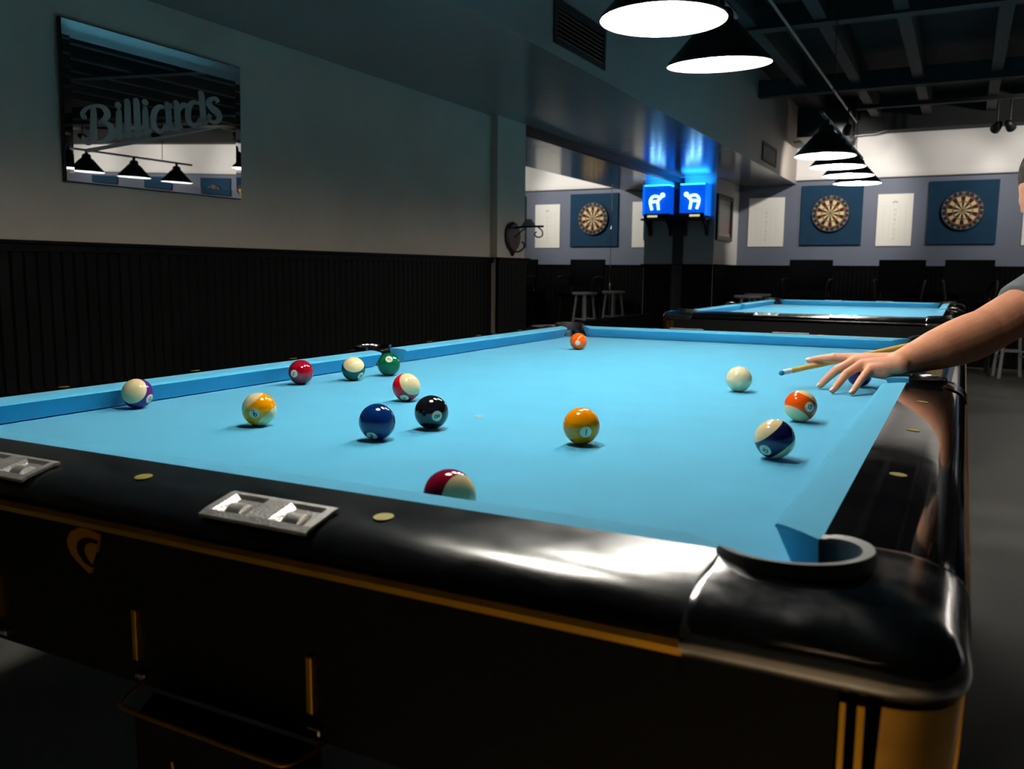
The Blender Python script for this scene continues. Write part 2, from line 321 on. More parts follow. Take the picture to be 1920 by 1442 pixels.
# ================================================================== POOL TABLES
RAILPROF = [(.048, .042), (.075, .0415), (.105, .0395), (.125, .0365), (.140, .0315), (.150, .0255), (.1565, .018), (.159, .012), (.159, .008)]
def build_table(label):
    # table-local frame: x=0 right nose, y=0 near nose, like the world of the near table
    B = V((-.635, 1.27, FLOOR))
    t = root('pool_table', label, 'pool table', B)
    def part(name, bm, mt, parent=None, smooth=None):
        for v in bm.verts: v.co -= B
        return finish(name, bm, mt, parent or t, smooth)
    W, L = 1.27, 2.54
    hc, hr = .035, .054
    corners = [(1, -1, 0, 0), (1, 1, 0, L), (-1, 1, -W, L), (-1, -1, -W, 0)]          # outward x, outward y, nose corner
    # slate bed with the cloth, pocket mouths cut as arcs
    pts = []
    def arc(cx, cy, r, a0, a1, n=10): return [(cx+r*cos(rad(a0+(a1-a0)*i/n)), cy+r*sin(rad(a0+(a1-a0)*i/n))) for i in range(n+1)]
    e = .046
    a = math.degrees(math.asin((e-hc)/hr))
    def notch(sx, sy, ox, oy):
        r = [(hc+(hr)*cos(rad(q)), -hc+hr*sin(rad(q))) for q in [(180+a)-(90+2*a)*i/12 for i in range(13)]]   # local corner: outward +x,-y
        r = [(ox+sx*x, oy-sy*y) for x, y in r]
        return r
    cn = {k: notch(*c) for k, c in enumerate(corners)}
    def sidenotch(sx, ox):
        cx = .062; R_ = .058; b_ = math.degrees(math.acos((e-cx)/R_)) if abs((e-cx)/R_) < 1 else 90
        return [(ox+sx*(cx+R_*cos(rad(q))), L/2+R_*sin(rad(q))) for q in [-b_-(360-2*b_)*i/12 for i in range(13)]]
    # near edge going right -> near-right corner -> right edge up ...
    poly = list(cn[0]) + sidenotch(1, 0) + list(reversed(cn[1])) + list(cn[2]) + list(reversed(sidenotch(-1, -W))) + list(reversed(cn[3]))
    bm = BM(); loft(bm, [[(x, y, z) for x, y in poly] for z in (-.03, 0)])
    bmesh.ops.triangulate(bm, faces=[f for f in bm.faces if len(f.verts) > 4])
    part('playing_surface', bm, 'cloth')
    # foot-spot sticker
    bm = BM(); lathe(bm, [(.0001, .0006), (.008, .0006), (.0085, .0001)], 20, (-W/2, L/4, 0)); s_ = part('foot_spot', bm, 'lip')
    # cushions
    CP = [(.048, .042), (.030, .0415), (.010, .0395), (.003, .0378), (.0, .0345), (.003, .031), (.016, .003), (.022, .001), (.048, .001)]
    def cushion(fn, s0n, s0o, s1n, s1o):
        bm = BM(); N = 6; rings = []
        for k in range(N+1):
            f = k/N; ring = []
            for u, v in CP:
                q = u/.048; g = (.036-v)*.5; a_ = s0n+(s0o-s0n)*q+g; b_ = s1n+(s1o-s1n)*q-g
                ring.append(fn(u, v, a_+(b_-a_)*f))
            rings.append(ring)
        loft(bm, rings); return part('cushion', bm, 'cloth', smooth=50)
    c1n, c1o, sn, so = .068, .019, .060, .046
    cushion(lambda u, v, s: (u, s, v), c1n, c1o, L/2-sn, L/2-so); cushion(lambda u, v, s: (u, s, v), L/2+sn, L/2+so, L-c1n, L-c1o)
    cushion(lambda u, v, s: (-W-u, s, v), c1n, c1o, L/2-sn, L/2-so); cushion(lambda u, v, s: (-W-u, s, v), L/2+sn, L/2+so, L-c1n, L-c1o)
    cushion(lambda u, v, s: (s, -u, v), -W+c1n, -W+c1o, -c1n, -c1o); cushion(lambda u, v, s: (s, L+u, v), -W+c1n, -W+c1o, -c1n, -c1o)
    # rails with sights
    def rail(fn, s0, s1, sights, su=.1015, lm='laminate'):
        bm = BM(); pr = RAILPROF+[(.12, .004), (.048, .004)]; loft(bm, [[fn(u, v, s) for u, v in pr] for s in [s0+(s1-s0)*k/8 for k in range(9)]])
        r = part('rail', bm, lm, smooth=35)
        bm = BM(); loft(bm, [[fn(u, v, s) for u, v in [(.150, .0085), (.1615, .0085), (.1625, .003), (.1615, -.003), (.150, -.003)]] for s in (s0, s1)])
        part('rail_trim', bm, 'gold')
        for q in sights:
            bm = BM(); n = 20; c_ = [fn(su+.0095*cos(2*pi*i/n)*.999, .0405+.0095*cos(2*pi*i/n)*-.07, q+.0095*sin(2*pi*i/n)) for i in range(n)]
            loft(bm, [[V(p) for p in c_], [V(p)+V((0, 0, .0007)) for p in c_]]); part('sight', bm, 'inlay')
    dn = [L*k/8 for k in range(1, 8)]; ds = [-W+W*k/4 for k in (1, 2, 3)]
    rail(lambda u, v, s: (u, s, v), .019, L/2-so-.02, dn[:3], .089); rail(lambda u, v, s: (u, s, v), L/2+so+.02, L-.019, dn[4:], .089)
    rail(lambda u, v, s: (-W-u, s, v), .019, L/2-so-.02, dn[:3], .089); rail(lambda u, v, s: (-W-u, s, v), L/2+so+.02, L-.019, dn[4:], .089)
    rail(lambda u, v, s: (s, -u, v), -W+.019, -.019, ds, .1015, 'laminate_worn'); rail(lambda u, v, s: (s, L+u, v), -W+.019, -.019, ds, .1015, 'laminate_worn')
    # corner castings, lips, liners
    PR = [(.114, .0395), (.130, .0365), (.142, .032), (.151, .0265), (.158, .018), (.1615, .010), (.1625, .002), (.161, -.004), (.155, -.009), (.140, -.011), (.10, -.011)]
    for k, (sx, sy, ox, oy) in enumerate(corners):
        T = lambda x, y, z: (ox+sx*x, oy-sy*y, z)          # local: outward +x, -y
        bm = BM(); n = 48
        th0 = math.degrees(math.atan2(-.048+hc, -.019-hc)); th0 += 360  # angle of A(-.019,-.048)
        th1 = 360+math.degrees(math.atan2(.019+hc, .048-hc))
        rr = math.hypot(-.019-hc, -.048+hc)
        A = [(hc+rr*cos(rad(th0+(th1-th0)*i/n)), -hc+rr*sin(rad(th0+(th1-th0)*i/n))) for i in range(n+1)]
        def outline(o, rc):
            pts = []; s1 = .019+(o-rc); s2 = rc*pi/2; tot = 2*s1+s2
            for i in range(n+1):
                q = tot*i/n
                if q <= s1: pts.append((-.019+q, -o))
                elif q <= s1+s2:
                    a_ = -90+math.degrees((q-s1)/rc); pts.append((o-rc+rc*cos(rad(a_)), -(o-rc)+rc*sin(rad(a_))))
                else: pts.append((o, -(o-rc)+(q-s1-s2)))
            return pts
        rings = [[T(x, y, -.028) for x, y in A], [T(x, y, .0425) for x, y in A]]
        def edge(pts, z):      # chamfer and end wall where the casting meets the rails
            a, b = pts[0], pts[-1]
            return [T(a[0]-.0018, a[1], z-.012), T(a[0]-.0018, a[1], z-.0014)]+[T(x, y, z) for x, y in pts]+[T(b[0], b[1]+.0018, z-.0014), T(b[0], b[1]+.0018, z-.012)]
        rings = [edge(A, -.028), edge(A, .0435)]
        for o, z in PR: rings.append(edge(outline(o, max(.045-(.16-o)*.35, .03)), z+.0016))
        loft(bm, rings, closed=False, caps=False)
        ca = part('corner_casting', bm, 'nickel', smooth=40)
        # raised lip round the drop
        bm = BM(); lp = []
        for i in range(n+1):
            f = i/n; a_ = rad(th0+(th1-th0)*f); g = max(0, sin(pi*min(max((f*1.04-.02), 0), 1)))**.5
            lp.append((a_, .003+.009*g))
        secs = []
        for a_, h in lp:
            c_, s_ = cos(a_), sin(a_); sec = []
            for dr, z in ((-.0055, .020), (-.0070, .038+h*.9), (-.0055, .041+h), (.0035, .0425+h), (.0050, .041+h*.85), (.0065, .040)):
                sec.append(T(hc+(rr+dr)*c_, -hc+(rr+dr)*s_, z))
            secs.append(sec)
        loft(bm, secs, True, True)
        bm.faces.ensure_lookup_table()
        for f in bm.faces: f.material_index = 0 if f.calc_center_median().z > .0415+.0 and abs(f.normal.z) > .55 else 1
        part('pocket_lip', bm, ['lip', 'rubber'], smooth=35)
        bm = BM(); lathe(bm, [(.0535, -.004), (.0535, -.05), (.05, -.10), (.035, -.13), (.0001, -.135)], 32, (*T(hc, -hc, 0)[:2], 0), caps=False); part('pocket_liner', bm, 'rubber', smooth=50)
        # post under the casting: brass quarter round with black and gold fluting
        bm = BM(); rings = []; rc = .046
        for z, o in ((-.010, .158), (-.06, .156), (-.12, .151), (-.168, .1465), (-.176, .140)):
            ring = [(.113-(.158-o), -o)]+[(o-rc+rc*cos(rad(a_)), -(o-rc)+rc*sin(rad(a_))) for a_ in range(-90, 1, 9)]+[(o, -.113+(.158-o))]
            ring += [(o-.02, -.113+(.158-o)), (.113-(.158-o), -(o-.02))]
            rings.append([T(x, y, z) for x, y in ring])
        loft(bm, rings); part('corner_panel', bm, 'brass', smooth=40)
        for o_, w_ in ((.087, .0035), (.0975, .0045)):
            for flip in (0, 1):
                bm = BM(); rr_ = []
                for z, o in ((-.012, .1595), (-.06, .1585), (-.12, .1545), (-.170, .149)):
                    q = [(o_, -o+.01), (o_, -o), (o_+w_, -o), (o_+w_, -o+.01)]
                    if flip: q = [(-y, -x) for x, y in q]
                    rr_.append([T(x, y, z) for x, y in q])
                loft(bm, rr_); part('gold_flute', bm, 'gold')
        # leg
        bm = BM(); rings = []
        for z, o, i_ in ((-.18, .128, -.06), (-.36, .122, -.055), (-.70, .10, -.045), (FLOOR+.012, .095, -.04), (FLOOR, .095, -.04)):
            rings.append([T(x, y, z) for x, y in ((i_, -i_), (o, -i_), (o, -o), (i_, -o))])
        loft(bm, rings); part('leg', bm, 'apron')
    # side castings
    for sx, ox in ((1, 0), (-1, -W)):
        cx, R_ = .062, .056; n = 32; h2 = so+.02
        bm = BM(); A = [(cx+R_*cos(rad(-105+210*i/n)), R_*sin(rad(-105+210*i/n))) for i in range(n+1)]
        rings = [[(ox+sx*x, L/2+y, -.028) for x, y in A], [(ox+sx*x, L/2+y, .043) for x, y in A]]
        for o, z in PR:
            if o < .12: continue
            rings.append([(ox+sx*o, L/2-h2+2*h2*i/n, z+.0012) for i in range(n+1)])
        loft(bm, rings, closed=False, caps=False)
        for sg in (-1, 1):      # fill plates beside the cushion ends
            q = [(ox+sx*.048, L/2+sg*h2, .043), (ox+sx*.128, L/2+sg*h2, .038), (ox+sx*A[0 if sg < 0 else -1][0], L/2+A[0 if sg < 0 else -1][1], .043)]
            bm.faces.new([bm.verts.new(p) for p in q])
        part('side_casting', bm, 'nickel', smooth=40)
        bm = BM(); secs = []
        for i in range(n+1):
            a_ = rad(-98+196*i/n); c_, s_ = cos(a_), sin(a_)
            secs.append([(ox+sx*(cx+(R_+dr)*c_), L/2+(R_+dr)*s_, z) for dr, z in ((-.005, .020), (-.006, .046), (-.002, .052), (.004, .051), (.007, .042))])
        loft(bm, secs); part('pocket_lip', bm, 'dnickel', smooth=50)
        bm = BM(); lathe(bm, [(.055, -.004), (.055, -.05), (.04, -.12), (.0001, -.13)], 28, (ox+sx*cx, L/2, 0), caps=False); part('pocket_liner', bm, 'rubber', smooth=50)
    # apron / cabinet
    bm = BM(); rings = []
    for z, o in ((-.003, .157), (-.06, .156), (-.12, .152), (-.168, .146), (-.172, .12)):
        c_ = .085
        ring = [(-W-o, -c_+.0), (-W-c_, -o), (c_, -o), (o, -c_), (o, L+c_), (c_, L+o), (-W-c_, L+o), (-W-o, L+c_)]
        rings.append([(x, y, z) for x, y in ring])
    loft(bm, rings); part('apron', bm, 'apron')
    # score counters on the near and far rails
    for oy, sg in ((0, -1), (L, 1)):
        for cx in (-.430, -.832):
            bm = BM(); x0, x1 = cx-.066, cx+.066; ya, yb = .107, .154
            def Q(x, o): return (x, oy+sg*o)
            def zz(o): return .0405-(max(0, o-.105)/.05)**2*.012+.0035
            g = [x0, x0+.009, x0+.052, x0+.080, x0+.123, x1]
            os_ = [ya, ya+.006, yb-.008, yb]
            grid = [[bm.verts.new((*Q(x, o), zz(o))) for x in g] for o in os_]
            for i in range(3):
                for j in range(5):
                    if i == 1 and j in (1, 3): continue
                    bm.faces.new((grid[i][j], grid[i][j+1], grid[i+1][j+1], grid[i+1][j]))
            bd = [grid[0][j] for j in range(6)]+[grid[i][5] for i in (1, 2, 3)]+[grid[3][j] for j in range(4, -1, -1)]+[grid[i][0] for i in (2, 1)]
            low = [bm.verts.new((v.co.x, v.co.y, v.co.z-.003)) for v in bd]
            for i in range(len(bd)): j = (i+1) % len(bd); bm.faces.new((bd[i], bd[j], low[j], low[i]))
            pl = part('score_counter', bm, 'silver')
            for j in (1, 3):     # sunken wells
                bm = BM()
                q = [grid_co for grid_co in [(*Q(g[j], os_[1]), zz(os_[1])), (*Q(g[j+1], os_[1]), zz(os_[1])), (*Q(g[j+1], os_[2]), zz(os_[2])), (*Q(g[j], os_[2]), zz(os_[2]))]]
                xm = (g[j]+g[j+1])/2
                low = [(*Q(g[j]+.008, os_[1]+.003), .0395), (*Q(g[j+1]-.004, os_[1]+.003), .0395), (*Q(g[j+1]-.004, os_[2]-.003), .0315), (*Q(g[j]+.008, os_[2]-.003), .0315)]
                loft(bm, [q, low], True, False); bm.faces.new([bm.verts.new(p) for p in low]); bmesh.ops.remove_doubles(bm, verts=bm.verts, dist=1e-5)
                part('counter_well', bm, 'silver', pl)
                bm = BM(); xm = g[j]+.024; yy = oy+sg*(ya+.026)
                loft(bm, [[(xm+sx_*.009, yy+sg*.012*cos(rad(a_)), .0325+.0085*sin(rad(a_))) for a_ in range(0, 181, 15)] for sx_ in (-1, 1)], True, True)
                part('counter_wheel', bm, 'silver', pl)
    # gold shield emblem on the near apron (same front as the score counters)
    ex, ez, S = -.662, -.0045, .9
    def emb(pts, y): return [(ex+a*S, y, ez+b*S) for a, b in pts]
    out = [(.030, -.004), (.012, -.0005), (-.006, -.0015), (-.020, -.008), (-.0275, -.018), (-.027, -.027), (-.021, -.036), (-.010, -.044), (.003, -.051), (.010, -.054), (.012, -.0525), (.022, -.030), (.029, -.012)]
    dk = [(.0275, -.0120), (.014, -.0105), (.002, -.0125), (-.008, -.019), (-.0105, -.026), (-.007, -.034), (.002, -.042), (.0155, -.046), (.024, -.028)]
    inn = [(.0275, -.0165), (.016, -.0155), (.008, -.019), (.0045, -.025), (.006, -.031), (.011, -.037), (.017, -.041), (.0235, -.029)]
    em = None
    for pts, y, mt_, nm in ((out, -.1595, 'emblem', 'emblem'), (dk, -.1600, 'apron', 'emblem_inlay'), (inn, -.1605, 'emblem', 'emblem_centre')):
        bm = BM(); loft(bm, [emb(pts, y+.004), emb(pts, y)]); bmesh.ops.triangulate(bm, faces=[f for f in bm.faces if len(f.verts) > 4])
        for v in bm.verts: v.co -= B
        q = finish(nm, bm, mt_, em or t); em = em or q
    # ribs and the ball tray lip
    for x in (-.821, -.589, -.360):
        bm = BM(); box(bm, x-.0038, x+.0038, -.160, -.150, -.135, -.080, .0015); part('gold_rib', bm, 'gold')
        bm = BM(); box(bm, x-.008, x+.008, -.156, -.140, -.158, -.150, .002); part('rib_foot', bm, 'chrome')
    bm = BM(); tube(bm, smooth_path([(-.585, -.155, -.158), (-.568, -.195, -.160), (-.54, -.20, -.161), (-.45, -.2, -.162), (-.378, -.20, -.163), (-.352, -.195, -.162), (-.345, -.155, -.160)], 4), .0022, 8)
    part('tray_rim', bm, 'brass', smooth=60)
    bm = BM(); loft(bm, [[(-.575, -.15, z), (-.55, -.194, z), (-.37, -.194, z), (-.355, -.15, z)] for z in (-.30, -.170)]); part('ball_tray', bm, 'apron')
    bm = BM(); tube(bm, [(-.497, -.197, -.20), (-.49, -.197, -.29)], .0015, 6); part('tray_bracket', bm, 'brass')
    return t
near_table = build_table('black rail pool table with bright blue cloth, in the foreground')
def far_copy(src):
    c = copy_tree(src)
    for o in list(c.children):
        if o.name.split('.')[0] in ('emblem', 'gold_rib', 'rib_foot', 'tray_rim', 'ball_tray', 'tray_bracket', 'rail_trim'):
            for q in list(o.children): bpy.data.objects.remove(q)
            bpy.data.objects.remove(o)
    return c
far_table = far_copy(near_table); far_table.location.y += 4.36
far_table['label'] = 'smaller looking blue cloth pool table standing behind the foreground table'
side_table = far_copy(near_table); side_table.location.x += 2.83; side_table.location.y += 4.36
side_table['label'] = 'blue cloth pool table beside the far one, seen only in the mirror'

# ================================================================== BALLS
R = .028575
def ball_mesh():
    bm = BM(); bmesh.ops.create_uvsphere(bm, u_segments=64, v_segments=32, radius=R); return bm
def number_mesh(n):
    bm = BM(); st, W = text_strokes(str(n), .20 if n < 10 else .19); sc = .30 if n < 10 else .27
    if n in (6, 9): st = st+[([(-.28, -.78), (.28, -.78)], .13)]
    for pts, w_ in st:
        P = [(a*sc, b*sc+(.03 if n in (6, 9) else 0)) for a, b in pts]
        if len(P) == 2: P = [P[0], ((P[0][0]+P[1][0])/2, (P[0][1]+P[1][1])/2), P[1]]
        def fn(u, v): d = V((1, u, v)); d.normalize(); return d*R*1.004
        ribbon(bm, P, [w_*sc]*len(P), lambda u, v: fn(u, v))
    return bm
def ball(n, x, y, disc, up, axis=None, label='', y2=0):
    """disc, up and axis are directions as seen from the camera: (right, up[, toward])"""
    c = V((x, y, R)); tw = (CAMPOS-c).normalized(); r_ = V((0, 0, 1)).cross(tw).normalized(); r_ = (r_+CU*0).normalized(); u_ = tw.cross(r_)
    def dirn(a):
        z = a[2] if len(a) > 2 else math.sqrt(max(0, 1-a[0]**2-a[1]**2)); return (r_*a[0]+u_*a[1]+tw*z).normalized()
    X = dirn(disc)
    if axis is None: Z = (r_*up[0]+u_*up[1]); Z = (Z-X*Z.dot(X)).normalized(); ang = 0
    else: Z = dirn(axis); Z = (Z-X*Z.dot(X)).normalized()
    Y = Z.cross(X)
    mt = ball_mat(n)
    bm = ball_mesh()
    o = finish('pool_ball', bm, mt, smooth=180); o.matrix_world = M4((X, Y, Z)).transposed().to_4x4(); o.location = c
    tag(o, label, 'ball', 'pool balls on the blue cloth')
    if n:
        U = (r_*up[0]+u_*up[1]); U = (U-X*U.dot(X)).normalized(); a = math.atan2(U.dot(-Y), U.dot(Z))
        q = finish('number', number_mesh(n), 'digit', o); q.rotation_euler = (a, 0, 0)
    return o
ball(12, -1.2405, .3856, (.75, -.40), (-.7, .7), (-.386, .316), 'purple striped number 12 ball, leftmost, close to the left cushion')
ball(9, -.9099, .361, (-.28, -.25), (.45, -.9), (-.68, .72, .05), 'yellow striped ball with an upside down 9')
ball(7, -1.2101, .8102, (-.55, -.10), (-.45, -.9), None, 'solid maroon number 7 ball near the left cushion')
ball(14, -1.1517, .9304, (.62, -.60), (.5, .8), (.12, .62), 'dark green striped ball with a cream top')
ball(6, -1.1349, 1.0525, (.03, .49), (-.8, .55), None, 'solid green ball in front of the left side pocket')
ball(11, -.8547, .7209, (-.16, -.79), (.1, .9), (.52, .45), 'red striped ball with a large cream cap')
ball(2, -.6635, .3603, (-.30, -.80), (.2, .9), None, 'solid dark blue ball left of the black 8 ball')
ball(8, -.6404, .4816, (.33, -.24), (.96, .2), None, 'black number 8 ball')
ball(1, -.3697, .487, (.25, -.33), (0, 1), None, 'solid yellow number 1 ball in the middle of the cloth')
ball(0, -.294, 1.2146, (0, 0), (0, 1), None, 'plain ivory cue ball in front of the cue tip')
ball(13, -.1061, .874, (.55, -.03), (.22, .97), (.40, .83, -.30), 'orange striped number 13 ball near the resting hand')
ball(10, -.0865, .5297, (-.44, -.61), (.5, .85), (-.62, .70, .22), 'navy striped number 10 ball near the right cushion')
ball(5, -1.0168, 1.9924, (.1, .2, -1), (0, 1), None, 'solid orange ball by the far left corner pocket')
ball(15, -.3278, .0243+.006, (-.5, -.8), (0, 1), (.70, -.12), 'maroon striped ball half hidden behind the near cushion')
ball(4, -.065, 1.452, (-.3, -.3, -.8), (0, 1), None, 'dark purple ball half hidden behind the bridging fingers')

# ================================================================== BILLIARD LIGHTS
def build_lights(label, x, ys, z, zc=2.02):
    ym = sum(ys)/len(ys); t = root('billiard_light', label, 'lamp', (x, ym, z), group='billiard lamps over the tables')
    bm = BM(); tube(bm, [(0, ys[0]-ym-.22, .215), (0, ys[-1]-ym+.22, .215)], .011, 12); finish('bar', bm, 'steel', t, 60)
    for y in (ys[0]-ym+.2, ys[-1]-ym-.2):
        bm = BM(); n = int((zc-z-.22)/.028)
        for i in range(n):
            zz = .225+i*.028+.012; a = (i % 2)*pi/2
            tube(bm, [(.006*cos(q)*cos(a), y+.006*cos(q)*sin(a), zz+.017*sin(q)) for q in [2*pi*k/8 for k in range(9)]], .0018, 5, False)
        finish('chain', bm, 'iron', t, 60)
    for y in ys:
        bm = BM(); lathe(bm, [(.1725, 0), (.1735, .004), (.168, .012), (.062, .128), (.045, .14), (.043, .165), (.032, .178), (.016, .182), (.014, .215)], 48, (0, y-ym, 0), caps=False)
        s = finish('lamp_shade', bm, 'shade', t, 40)
        bm = BM(); lathe(bm, [(.1715, .0005), (.166, .012), (.060, .126), (.044, .138), (.0001, .139)], 48, (0, y-ym, 0), caps=False); finish('shade_lining', bm, 'lining', s, 40)
        bm = BM(); lathe(bm, [(.0001, .012), (.022, .016), (.040, .028), (.052, .046), (.055, .064), (.050, .082), (.036, .098), (.020, .110), (.015, .12), (.015, .137)], 20, (0, y-ym, 0), caps=False); finish('light_bulb', bm, 'bulb', s, 60)
        if abs(y-2.232) < .01:      # this shade hangs a little crooked, its near rim lower
            piv = V((0, y-ym, .215)); s.matrix_local = M4.Translation(piv+V((0, 0, .007))) @ M4.Rotation(rad(4.5), 4, 'X') @ M4.Translation(-piv)
    return t
L1 = [.462, 1.052, 1.642, 2.232]; L2 = [4.735, 5.31, 5.885, 6.46]
build_lights('four black cone lamps on a bar over the foreground table', -.635, L1, .945)
build_lights('four overlapping black cone lamps on a bar over the far table', -.635, L2, .948)
build_lights('black cone lamps over another table, seen in the etched mirror', 2.2, L2, .948)
# warm ceiling lamp behind the camera: its pool of light on the floor is what the gold trim reflects
t = root('ceiling_downlight', 'warm ceiling downlight behind the camera', 'lamp', (-.3, -2.9, ZC))
bm = BM(); lathe(bm, [(.11, 0), (.115, -.02), (.105, -.16), (.10, -.16), (.10, -.03), (.0001, -.03)], 32, caps=False); finish('lamp_can', bm, 'black', t, 40)
s_ = spot_light('downlight_beam', (-.3, -2.9, ZC-.10), (-.3, -2.9, FLOOR), 850, 95, (1, .72, .42), .5); s_.data.shadow_soft_size = .05
# ------------------------------------------------------------------ track spots
def track_spot(x, y, target, label, watts=SPOT, cone=85):
    t = root('track_spotlight', label, 'spotlight', (x, y, 1.765), group='black ceiling track spotlights')
    bm = BM(); tube(bm, [(0, 0, .225), (0, 0, .0)], .009, 8); finish('stem', bm, 'black', t, 60)
    d = (V(target)-V((x, y, 1.725))).normalized(); bm = BM(); q = d.to_track_quat('Z', 'Y').to_matrix()
    lathe(bm, [(.0001, -.075), (.022, -.07), (.036, -.045), (.045, .0), (.047, .045), (.043, .045), (.04, .02), (.0001, .01)], 24)
    for v in bm.verts: v.co = q @ v.co + V((0, 0, -.04))
    finish('lamp_head', bm, 'black', t, 50)
    bm = BM(); lathe(bm, [(.0001, .034), (.041, .032), (.0405, .028), (.0001, .028)], 20)
    for v in bm.verts: v.co = q @ v.co + V((0, 0, -.04))
    finish('lens', bm, 'lens', t, 50)
    s = spot_light('spot_beam', V((x, y, 1.725))+d*.075, target, watts, cone)
    s.parent = t; s.location = V((0, 0, -.04))+d*.075
for i, (x, y, tx, lab) in enumerate((
    (-1.02, 8.9, -1.45, 'black track spotlight hidden behind the far lamp row'),
    (.325, 9.35, -.2, 'left one of two black spotlights before the white wall'),
    (.435, 9.30, .9, 'right one of two black spotlights before the white wall'),
    (1.55, 8.3, .5, 'black spotlight right of the picture, aimed back at the dartboards'),
    (3.1, 8.3, 2.6, 'third black spotlight along the white wall'),
    (4.7, 8.3, 4.5, 'fourth black spotlight along the white wall, seen in the etched mirror'),
    (6.3, 8.3, 6.3, 'black spotlight well to the right along the white wall'),
    (8.0, 8.3, 8.0, 'last but one black spotlight along the white wall'),
    (9.6, 8.3, 9.6, 'last black spotlight along the white wall'))):
    track_spot(x, y, (tx, 10.45, 1.15), lab, 14 if y > 9.2 else SPOT*(1.3 if y < 8.5 else 1.35))
bm = BM(); box(bm, -1.0, 10.4, 9.28, 9.36, 1.985, 2.02); tag(finish('light_track', bm, 'ceil'), 'long black ceiling track carrying the spotlights', 'track')

# ================================================================== THE FAR WALL
def dart_mat():
    mt = bpy.data.materials.new('dartboard_sisal'); mt.use_nodes = True; nt = mt.node_tree; b = nt.nodes['Principled BSDF']; b.inputs['Roughness'].default_value = .85
    N = nt.nodes.new; LK = nt.links.new
    tc = N('ShaderNodeTexCoord'); sx = N('ShaderNodeSeparateXYZ'); LK(tc.outputs['Object'], sx.inputs[0])
    def mth(op, a, b_=None, c=None):
        n = N('ShaderNodeMath'); n.operation = op
        for i, q in enumerate((a, b_, c)):
            if q is None: continue
            if isinstance(q, (int, float)): n.inputs[i].default_value = q
            else: LK(q, n.inputs[i])
        return n.outputs[0]
    X, Z = sx.outputs[0], sx.outputs[2]
    r = mth('SQRT', mth('ADD', mth('MULTIPLY', X, X), mth('MULTIPLY', Z, Z)))
    an = mth('ARCTAN2', X, Z)
    k = mth('FLOOR', mth('ADD', mth('MULTIPLY', an, 20/(2*pi)), 20.5)); odd = mth('MODULO', k, 2.0)
    def band(a, c): return mth('MULTIPLY', mth('GREATER_THAN', r, a), mth('LESS_THAN', r, c))
    def mix(f, c1, c2):
        n = N('ShaderNodeMix'); n.data_type = 'RGBA'; LK(f, n.inputs[0])
        for i, c in ((6, c1), (7, c2)):
            if isinstance(c, tuple): n.inputs[i].default_value = (*c, 1)
            else: LK(c, n.inputs[i])
        return n.outputs[2]
    base = mix(odd, (.012, .010, .010), (.70, .50, .22)); ring = mix(odd, (.45, .012, .02), (.02, .13, .05))
    col = mix(band(.094, .104), base, ring); col = mix(band(.156, .170), col, ring)
    col = mix(mth('GREATER_THAN', r, .170), col, (.014, .014, .014)); col = mix(mth('LESS_THAN', r, .016), col, (.05, .16, .06)); col = mix(mth('LESS_THAN', r, .007), col, (.4, .02, .02))
    LK(col, b.inputs['Base Color']); return mt
DM = dart_mat()
def dart_unit(x, label, blabel, cz=.985):
    o = finish('backing_board', box(BM(), -.352, .352, -.03, -.001, -.357, .357, .004), 'navy', loc=(x, YD, .967)); tag(o, blabel, 'board', 'navy backing boards on the far wall')
    t = root('dartboard', label, 'dartboard', (x, YD-.03, cz), group='dartboards on the far wall')
    bm = BM(); n = 60; r = .218
    loft(bm, [[(q*cos(2*pi*i/n), y, q*sin(2*pi*i/n)) for i in range(n)] for q, y in ((r, 0), (r, -.036), (r-.004, -.038))]); finish('face', bm, DM, t, 30)
    bm = BM()
    for rr in (.007, .016, .094, .104, .156, .170): tube(bm, [(rr*cos(2*pi*i/40), -.0385, rr*sin(2*pi*i/40)) for i in range(41)], .0008, 4, False)
    for i in range(20):
        a = 2*pi*(i+.5)/20; tube(bm, [(.016*sin(a), -.0385, .016*cos(a)), (.170*sin(a), -.0385, .170*cos(a))], .0008, 4)
    finish('wire_spider', bm, 'steel', t)
    bm = BM(); tube(bm, [(.209*sin(2*pi*i/40), -.0392, .209*cos(2*pi*i/40)) for i in range(41)], .0009, 4, False)
    for i, nn in enumerate((20, 1, 18, 4, 13, 6, 10, 15, 2, 17, 3, 19, 7, 16, 8, 11, 14, 9, 12, 5)):
        a = 2*pi*i/20; st, W = text_strokes(str(nn), .14)
        for pts, w_ in st: ribbon(bm, [(p[0]*.027, p[1]*.027) for p in pts], [w_*.027]*len(pts), lambda u, v, a=a: ((.194+v)*sin(a)+u*cos(a), -.0392, (.194+v)*cos(a)-u*sin(a)))
    finish('number_ring', bm, 'wood', t)
dart_unit(-1.345, 'dartboard on the navy panel behind the far lamp row', 'navy square panel under the lamp row, carrying a dartboard')
dart_unit(.068, 'dartboard on the rightmost visible navy panel', 'rightmost visible navy square panel, carrying a dartboard')
names_ = ['third', 'fourth', 'fifth', 'sixth', 'seventh', 'eighth']
for i, x in enumerate((1.50, 2.93, 4.36, 5.79, 7.22, 8.65)):
    dart_unit(x, 'dartboard on the %s navy panel, out to the right' % names_[i], '%s navy square panel along the far wall, out to the right' % names_[i])
